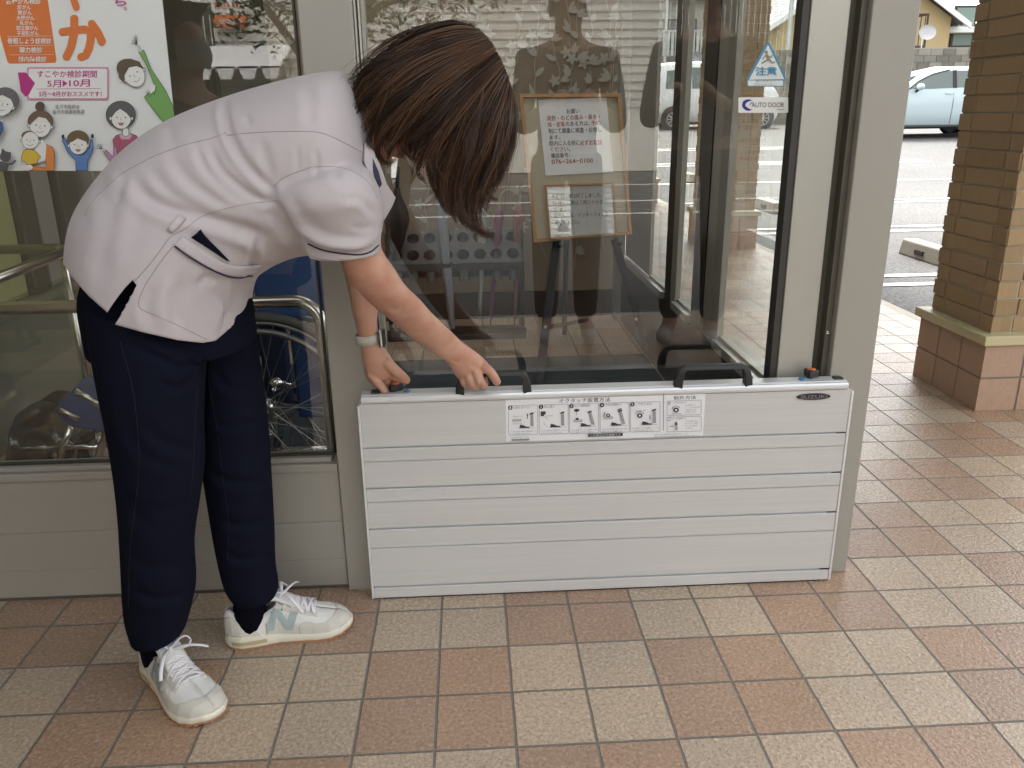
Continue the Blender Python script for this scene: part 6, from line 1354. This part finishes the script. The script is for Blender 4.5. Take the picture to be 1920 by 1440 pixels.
def strands(n, side, seed, wid=.00055, lo=0, hi=NG-1.0, inner=0.0, light=.15, spread=1.0):
    r_ = np.random.default_rng(seed); V = []; F = []; MI = []; b = 0; S = 28; K = 3
    ncl = max(24, n//34); cu = np.sort(r_.uniform(lo, hi, ncl)); clen = np.where(cu > 5, r_.uniform(.52, .97, ncl), r_.uniform(.82, 1.06, ncl)); cph = r_.uniform(0, 6.28, ncl); cdx = r_.normal(0, .008, (ncl, 3)); cm = r_.choice(4, ncl, p=[.34, .30, .24, .12]); clf = r_.normal(0, .0032, ncl)
    tt = np.linspace(0, 1, S)
    for k in range(n):
        c_ = r_.integers(ncl); du = r_.normal(0, .22); u0 = np.clip(cu[c_]+du, 0, NG-1.001); c0 = gcurve(u0); c1 = gcurve(np.clip(cu[c_]+du*(.15 if cu[c_] < 5 else .06), 0, NG-1.001))
        L = clen[c_]*r_.uniform(.80, 1.02); idx = np.clip(tt*L*32, 0, 32); ii = np.minimum(idx.astype(int), 31); ff = (idx-ii)[:, None]
        a0 = c0[ii]*(1-ff)+c0[ii+1]*ff; a1 = c1[ii]*(1-ff)+c1[ii+1]*ff; w2 = (tt**1.6)[:, None]; p = a0*(1-w2)+a1*w2
        ext = np.clip(tt*L-1, 0, 1)[:, None]
        lift = r_.uniform(-.009, .002)-inner+clf[c_]; rad = p-HCn; rad /= np.linalg.norm(rad, axis=1, keepdims=True); p = p+rad*(lift*np.sin(np.pi*np.clip(tt*.9+.08, 0, 1)))[:, None]
        wv = np.stack([np.sin(tt*5+cph[c_])*.003, np.sin(tt*7+cph[c_]*2)*.004, np.cos(tt*6+cph[c_])*.003], 1)*(tt**1.2)[:, None]; p = p+wv+cdx[c_]*(tt**2)[:, None]*spread+r_.normal(0, .0016, 3)*(tt)[:, None]+r_.normal(0, .0008, 3)
        if r_.random() < .05: p = p+(r_.normal(0, .010, 3))*(tt**2)[:, None]
        if side < 0: p[:, 1] = 2*HCn[1]-p[:, 1]
        tg = np.gradient(p, axis=0); tg /= np.linalg.norm(tg, axis=1, keepdims=True); ref = np.array([.3, 1, .2]); e1 = np.cross(tg, ref); e1 /= np.linalg.norm(e1, axis=1, keepdims=True); e2 = np.cross(tg, e1)
        rad_ = (wid*r_.uniform(.6, 1.3)*np.clip(1.25-tt, .18, 1))[:, None]
        for j in range(K): an = 2*math.pi*j/K; V.append(p+(e1*math.cos(an)+e2*math.sin(an))*rad_)
        base = b+np.arange(S-1)
        for j in range(K): j2 = (j+1) % K; F.append(np.stack([base+j*S, base+1+j*S, base+1+j2*S, base+j2*S], 1))
        mi = cm[c_] if r_.random() < .7 else r_.integers(4); MI.append(np.full((S-1)*K, mi)); b += S*K
    return np.concatenate(V), np.concatenate(F), np.concatenate(MI)
def hair_obj(name, parts, par):
    V = []; F = []; M_ = []; b = 0
    for v, f, m_ in parts: V.append(v-np.array(Wo)); F.append(f+b); M_.append(m_); b += len(v)
    o = mesh_np(name, np.concatenate(V), np.concatenate(F), None, par)
    for m_ in M_HAIR: o.data.materials.append(m_)
    o.data.polygons.foreach_set('material_index', np.concatenate(M_).astype(np.int32)); return o
# inner scalp volume following the guides, both sides
sc_ = MB(); Gr = []
us = np.linspace(0, NG-1.001, 46)
for u in us:
    c_ = gcurve(u); row = []; mx_ = 21 if u < 5.2 else 15.5
    if 3.2 < u < 5.6: mx_ = 19
    for j in range(24):
        p = c_[min(int(j*mx_/23), 32)].copy(); d = p-HCn; p = p-d/np.linalg.norm(d)*(.011+.004*math.sin(j*1.3+u*5)); row.append(p)
    Gr.append(row)
near_ = [[tuple(p-np.array(Wo)) for p in r_] for r_ in Gr]; far_ = [[(p[0]-Wo.x, 2*HCn[1]-p[1]-Wo.y, p[2]-Wo.z) for p in r_] for r_ in Gr]
sc_.grid(near_); sc_.grid(far_)
hm = sc_.build('hair', M_HAIR[0], W, smooth=True)
sph = bmesh.new(); bmesh.ops.create_uvsphere(sph, u_segments=32, v_segments=20, radius=1)
sk_ = MB(); hm_l = Matrix.Translation(-Wo) @ HM
for v in sph.verts:
    x, y, z = v.co; v.co = (x*.083, y*.100-.010-(.05*max(0, -z) if z < 0 else 0), z*.115+.004)
    if v.co.y > .035 and v.co.z < .075: v.co.y = .035+(v.co.y-.035)*.15
    if v.co.z < -.03: v.co.z = -.03+(v.co.z+.03)*.2
sk_.bm(sph, None, hm_l); sk_.build('scalp_hair', M_HAIR[0], hm, smooth=True)
def lock(path, n, r0, seed, wid=.0005, mi=1):
    r_ = np.random.default_rng(seed); c_ = cr([list(A3(*p)) for p in path], 9); S = len(c_); K = 3; V = []; F = []; MI = []; b = 0; tt = np.linspace(0, 1, S)
    for k in range(n):
        L = r_.uniform(.86, 1.0); o1 = r_.normal(0, r0, 3); o2 = r_.normal(0, r0*.35, 3); ph = r_.uniform(0, 6.28)
        idx = tt*L*(S-1); ii = np.minimum(idx.astype(int), S-2); ff = (idx-ii)[:, None]; p = c_[ii]*(1-ff)+c_[ii+1]*ff
        p = p+o1*(1-tt[:, None])**1.2*np.minimum(1, .35+tt[:, None]*3)+o2+np.stack([np.sin(tt*6+ph), np.cos(tt*5+ph), np.sin(tt*7+ph)], 1)*r0*.25*tt[:, None]
        tg = np.gradient(p, axis=0); tg /= np.linalg.norm(tg, axis=1, keepdims=True); e1 = np.cross(tg, np.array([.3, 1, .2])); e1 /= np.linalg.norm(e1, axis=1, keepdims=True); e2 = np.cross(tg, e1); rad_ = (wid*r_.uniform(.6, 1.2)*np.clip(1.25-tt, .2, 1))[:, None]
        for j in range(K): V.append(p+(e1*math.cos(2*math.pi*j/K)+e2*math.sin(2*math.pi*j/K))*rad_)
        base = b+np.arange(S-1)
        for j in range(K): j2 = (j+1) % K; F.append(np.stack([base+j*S, base+1+j*S, base+1+j2*S, base+j2*S], 1))
        MI.append(np.full((S-1)*K, r_.choice([1, 2, 2, 3]) if r_.random() < .8 else 0)); b += S*K
    return np.concatenate(V), np.concatenate(F), np.concatenate(MI)
LK = [lock([(945, 200, -.19), (930, 280, -.20), (905, 335, -.20), (887, 385, -.20), (890, 420, -.20), (908, 438, -.20), (930, 444, -.20)], 150, .009, 21),
      lock([(900, 180, -.23), (880, 270, -.235), (862, 335, -.23), (858, 380, -.225), (872, 415, -.22), (893, 432, -.215)], 110, .009, 22),
      lock([(880, 200, -.24), (850, 290, -.24), (832, 345, -.235), (838, 385, -.23), (858, 412, -.225)], 110, .008, 23),
      lock([(850, 200, -.245), (818, 280, -.245), (806, 325, -.24), (820, 355, -.235), (842, 372, -.23)], 80, .007, 24),
      lock([(948, 230, -.18), (935, 300, -.185), (912, 345, -.19), (918, 368, -.19), (934, 377, -.19)], 45, .005, 25),
      lock([(800, 190, -.25), (770, 240, -.248), (758, 275, -.24), (772, 298, -.235), (792, 300, -.235)], 45, .006, 26),
      lock([(730, 170, -.24), (712, 230, -.235), (706, 280, -.225), (722, 306, -.22), (740, 302, -.22)], 45, .006, 27),
      lock([(700, 140, -.20), (668, 175, -.195), (652, 200, -.19), (656, 222, -.19)], 40, .006, 28), lock([(690, 150, -.21), (672, 195, -.20), (668, 225, -.195), (678, 242, -.195)], 40, .006, 29),
      lock([(820, 250, -.245), (790, 300, -.24), (784, 325, -.235), (805, 350, -.23)], 26, .004, 30), lock([(860, 300, -.235), (842, 350, -.23), (828, 370, -.23), (838, 398, -.225)], 26, .004, 31),
      lock([(905, 300, -.22), (884, 350, -.21), (866, 385, -.21), (862, 408, -.21), (876, 424, -.21)], 40, .005, 32)]
hair_obj('hair_strands', LK+[strands(4200, 1, 1, wid=.00075), strands(1500, 1, 2, wid=.0007, inner=.008), strands(1500, -1, 3, wid=.0008), strands(500, 1, 9, wid=.0005, lo=5.4, spread=2.6)], hm)

# ---- sneakers
M_SH = mat('shoe_white_mesh', (.68, .68, .65), .7, bump=.5, bscale=700, var=.05); M_SU = mat('shoe_suede', (.56, .545, .49), .9, bump=.4, bscale=400, var=.12, vscale=40); M_MID = mat('midsole_cream', (.70, .67, .56), .5, var=.06, vscale=30)
M_GUM = mat('gum_outsole', (.36, .19, .10), .6, bump=.4); M_NB = mat('pale_blue_patch', (.33, .41, .42), .7, bump=.3, bscale=500); M_LACE = mat('white_lace', (.76, .74, .78), .8, bump=.5, bscale=900); M_TNG = mat('tongue_blue', (.42, .50, .62), .7); M_LIN = mat('shoe_lining', (.62, .62, .68), .8)
M_SOCK = mat('dark_sock', (.004, .0045, .008), .95, spec=.05); M_BEI = mat('midsole_beige_insert', (.46, .39, .24), .5)
def shoe(loc, rz, side, label_unused=None, tongue=0):
    S0 = empty('sneaker', loc, rz); S0.parent = W; S0.location = Vector(loc)-Wo
    Lh = .268
    cx = [0, .012, .03, .07, .11, .15, .19, .22, .245, .26, .268]; wo_ = [.012, .026, .033, .0335, .033, .040, .046, .045, .036, .022, .006]
    wf = lambda x: float(np.interp(x, cx, wo_)); off = lambda x: side*.007*math.sin(math.pi*min(1, max(0, (x-.06)/.2)))       # inward bend of the last
    zs = lambda x: .0+.012*max(0, (x-.20)/.068)**2+.004*max(0, (.03-x)/.03)**2
    zm = lambda x: float(np.interp(x, [0, .03, .09, .14, .20, .25, .268], [.036, .036, .030, .024, .021, .025, .030]))
    xs_ = np.concatenate([np.linspace(0, .02, 8), np.linspace(.024, .24, 44), np.linspace(.244, .268, 12)])
    def ring_sole(z0f, z1f, grow, mt, name, zsub=3):
        m_ = MB(); G = []
        # closed outline loops at several heights
        def loop(zf, g_):
            A_ = [(x, off(x)+wf(x)+g_, zf(x)) for x in xs_]; B_ = [(x, off(x)-wf(x)-g_, zf(x)) for x in xs_[::-1]]
            A_ = [(x+(-g_ if x < .01 else (g_ if x > .26 else 0)), y, z) for x, y, z in A_]; B_ = [(x+(-g_ if x < .01 else (g_ if x > .26 else 0)), y, z) for x, y, z in B_]; return A_+B_
        for k in range(zsub+1):
            u = k/zsub; g_ = grow*(math.sin(math.pi*(.25+.6*u))); G.append(loop(lambda x: z0f(x)*(1-u)+z1f(x)*u, g_))
        m_.grid(G, closed=True, caps=True); return m_.build(name, mt, S0, angle=50)
    ring_sole(zs, lambda x: zs(x)+.0055, .0035, M_GUM, 'outsole', 2)
    ring_sole(lambda x: zs(x)+.0056, lambda x: max(zm(x), zs(x)+.018 if x > .2 else 0), .0042, M_MID, 'midsole', 4)
    # lugs
    m_ = MB()
    for x in np.linspace(.02, .25, 17): m_.box(x-.004, x+.004, off(x)-wf(x)-.0045, off(x)+wf(x)+.0045, zs(x)-.0005, zs(x)+.004)
    m_.build('tread', M_GUM, S0)
    m_ = MB()
    for s_ in (-1, 1): m_.grid([[(x, off(x)+s_*(wf(x)+.0048), z) for x in np.linspace(.004, .085, 12)] for z in (.013, .022)])
    m_.build('heel_insert', M_BEI, S0, smooth=True)
    ht = lambda x: float(np.interp(x, [0, .01, .03, .055, .085, .11, .14, .17, .20, .225, .25, .264, .268], [.082, .092, .078, .066, .076, .094, .083, .070, .059, .053, .046, .036, .030]))
    def surf(x, v, s_, o_=0):
        """v: 0 at the sole, 1 at the top centre line; s_: side"""
        a = v*math.pi/2; w_ = wf(x)+.001; H_ = ht(x)-zm(x)+.004; tw = float(np.interp(x, [0, .09, .13, .2, .268], [.74, .70, .50, .25, .1]))  # flat top share
        cy = math.cos(a)**(.62); y = w_*(cy*(1-tw*.35)+tw*.35*(1-v)**.5) if v < 1 else 0
        bulge = 1-.10*math.sin(a)*(1 if x < .1 else .3); z = zm(x)-.004+H_*math.sin(a)**(.85); n_ = Vector((0, s_*math.cos(a), math.sin(a)))
        xo = -.004*math.cos(a) if x < .006 else 0
        return Vector((x+xo, off(x)+s_*y*bulge, z))+n_*o_
    def patchS(name, mt, xa, xb, va, vb, o_, nx=30, nv=14, sides=(-1, 1)):
        m_ = MB()
        for s_ in sides:
            G = [[surf(x, min(1.0, (va(x) if callable(va) else va)+((vb(x) if callable(vb) else vb)-(va(x) if callable(va) else va))*j/nv), s_, o_) for x in np.linspace(xa, xb, nx+1)] for j in range(nv+1)]; m_.grid(G)
        o = m_.build(name, mt, S0, smooth=True); so = o.modifiers.new('t', 'SOLIDIFY'); so.thickness = .0014; so.offset = -1; return o
    patchS('upper', M_SH, 0, .268, 0, lambda x: 1 if x > .115 else float(np.interp(x, [0, .115], [.80, .62])), 0, 60, 20)
    patchS('toe_guard', M_SU, .155, .268, 0, lambda x: float(np.interp(x, [.155, .17, .19, .21, .228, .24, .268], [.22, .36, .34, .36, .62, 1.02, 1.02])), .0014, 40, 16)
    patchS('side_overlay', M_SU, .085, .185, 0, lambda x: float(np.interp(x, [.085, .12, .155, .185], [.35, .2, .25, .38])), .0012, 20, 8)
    patchS('eyestay', M_SU, .098, .196, lambda x: float(np.interp(x, [.098, .12, .15, .196], [.44, .56, .60, .60])), lambda x: float(np.interp(x, [.098, .11, .17, .196], [.66, .80, .84, .80])), .0016, 24, 8)
    patchS('heel_counter', M_SU, .0, .072, 0, lambda x: float(np.interp(x, [0, .03, .05, .072], [.52, .50, .30, .10])), .0014, 24, 10)
    patchS('collar_lining', M_LIN, .0, .113, lambda x: float(np.interp(x, [0, .113], [.74, .56])), lambda x: float(np.interp(x, [0, .113], [.86, .70])), .0022, 24, 5)
    # emblem: the letter N on each flank
    m_ = MB(); Nn = [(0, 0), (.0, 1), (.25, 1), (.70, .36), (.70, 1), (1, 1), (1, 0), (.75, 0), (.30, .64), (.30, 0)]
    def nsurf(u, v, s_, o_): x = .086+.056*u+.014*v; return surf(x, .10+.50*v, s_, o_)
    for s_ in (-1, 1):
        for quad in ([(0, 0), (.28, 0), (.28, 1), (0, 1)], [(.72, 0), (1, 0), (1, 1), (.72, 1)], [(.0, 1), (.30, 1), (1, 0), (.70, 0)]):
            qd = [Vector(q_) for q_ in quad]; G = []
            for j in range(7):
                a, b = qd[0].lerp(qd[3], j/6), qd[1].lerp(qd[2], j/6); 
                if s_*1 > 0: a, b = Vector((1-a.x, a.y)), Vector((1-b.x, b.y))
                G.append([nsurf(*(a.lerp(b, i/5)), s_, .0026) for i in range(6)])
            m_.grid(G)
    m_.build('letter_patch', M_NB, S0, smooth=True)
    # tongue
    m_ = MB(); G = []
    for i in range(12):
        u = i/11; x = .178-.082*u; z = ht(x)+.002+.024*u**2; G.append([(x-.010*u*u, off(x)+w_, z-10*w_*w_*(1-u*.4)) for w_ in np.linspace(-.023, .023, 9)])
    m_.grid(G); o = m_.build('tongue', M_SH, S0, smooth=True); so = o.modifiers.new('t', 'SOLIDIFY'); so.thickness = .007; so.offset = 0
    m_ = MB(); G = []
    for i in range(6):
        u = .66+.06*i; x = .178-.082*u; z = ht(x)+.0065+.024*u**2; G.append([(x-.010*u*u, off(x)+w_, z-10*w_*w_*(1-u*.4)) for w_ in np.linspace(-.017, .017, 7)])
    m_.grid(G); m_.build('tongue_label', M_TNG, S0, smooth=True)
    # sock
    m_ = MB(); m_.tube([(.05, off(.05), .03), (.052, off(.05), .07), (.056, off(.05), .11), (.060, off(.05), .15)], [.034, .036, .034, .033], 24); m_.build('sock', M_SOCK, S0, smooth=True)
    # laces: flat tubes across, then bow
    m_ = MB(); ex = [.112, .128, .144, .160, .176, .190]
    def ey(x, s_, o_=.004): return surf(x, .70, s_, o_)
    for i in range(len(ex)-1):
        for s_ in (-1, 1):
            a, b = ey(ex[i], s_), ey(ex[i+1], -s_); mid = (a+b)/2; mid.z = ht((ex[i]+ex[i+1])/2)+.009; m_.tube([a, a.lerp(mid, .5)+Vector((0, 0, .004)), mid, b.lerp(mid, .5)+Vector((0, 0, .004)), b], .0036, 8, flat=.42)
    a, b = ey(ex[-1], -1), ey(ex[-1], 1); m_.tube([a, (a+b)/2+Vector((0, 0, .006)), b], .0036, 8, flat=.42)
    K_ = Vector((.122, off(.12), ht(.12)+.012)); 
    ls = [[(0, 0, 0), (.0, .018, .012), (-.004, .036, .010), (.004, .042, .0), (.014, .028, -.002), (.004, .004, .001)], [(0, 0, 0), (-.004, -.016, .016), (-.014, -.030, .018), (-.022, -.030, .008), (-.010, -.014, .004), (.0, 0, 0)],
          [(0, 0, 0), (.018, -.020, .004), (.034, -.036, -.010), (.046, -.046, -.026)], [(0, 0, 0), (.020, .022, .006), (.030, .044, .0), (.034, .062, -.012)]]
    for L in ls: m_.tube([K_+Vector(p) for p in [tuple(q_) for q_ in cr(L, 4)]], .0038, 8, flat=.45)
    bs_ = bmesh.new(); bmesh.ops.create_uvsphere(bs_, u_segments=10, v_segments=8, radius=.007); m_.bm(bs_, None, Matrix.Translation(K_))
    m_.build('laces', M_LACE, S0, smooth=True)
    m_ = MB()
    for s_ in (-1, 1):
        for x in ex[:2]: p = surf(x-.006, .60, s_, .0030); m_.lathe([(0, .0004), (.0019, .0002), (.002, 0)], p, 'Y', 8)
    m_.build('eyelet', M_BLK, S0)
    return S0
shoe((-.318, -.096, 0), math.atan2(.044, .252), 1)
a_ = at(282, 1232, Z=.02); b_ = at(404, 1345, Z=.012); dd = (b_-a_); shoe((a_.x, a_.y, 0), math.atan2(dd.y, dd.x), -1)

# ================================================================ tidy: pieces that stand apart become parts of their own
def split_pieces(o):
    me = o.data; n = len(me.vertices)
    par = list(range(n))
    def find(a):
        while par[a] != a: par[a] = par[par[a]]; a = par[a]
        return a
    for e in me.edges:
        a, b = find(e.vertices[0]), find(e.vertices[1])
        if a != b: par[a] = b
    grp = {}
    for p in me.polygons: grp.setdefault(find(p.vertices[0]), []).append(p)
    if len(grp) < 2: return
    sm = me.polygons[0].use_smooth; first = True; new = []
    for ps in grp.values():
        used = sorted({v for p in ps for v in p.vertices}); mp = {v: i for i, v in enumerate(used)}
        m2 = bpy.data.meshes.new(me.name); m2.from_pydata([me.vertices[v].co[:] for v in used], [], [[mp[v] for v in p.vertices] for p in ps])
        for mt in me.materials: m2.materials.append(mt)
        m2.polygons.foreach_set('material_index', [p.material_index for p in ps]); m2.polygons.foreach_set('use_smooth', [sm]*len(ps)); new.append(m2)
    for m2 in new[1:]:
        c = o.copy(); c.data = m2; link(c)
    o.data = new[0]
SPLIT = ('end_cap', 'slot_plug', 'rail_clip', 'letter_patch', 'heel_insert', 'side_window', 'screw', 'sill', 'sill_back', 'baluster', 'rivet', 'board_peg', 'pin', 'column', 'sleeve', 'eyelet', 'guide_strip', 'door_handle', 'jamb_channel', 'side_glass', 'gasket', 'collar_lining', 'heel_counter', 'eyestay', 'side_overlay', 'post_pair', 'umbrella_leg', 'orange_board', 'lock_button')
for o in [o for o in scn.objects if o.type == 'MESH']:
    if o.name.split('.')[0] in SPLIT or (o.name.split('.')[0] in ('leg', 'window', 'post') and o.parent): split_pieces(o)
for o in scn.objects:
    if o.parent is None and 'category' in o.keys() and 'kind' not in o.keys(): o['kind'] = 'thing'
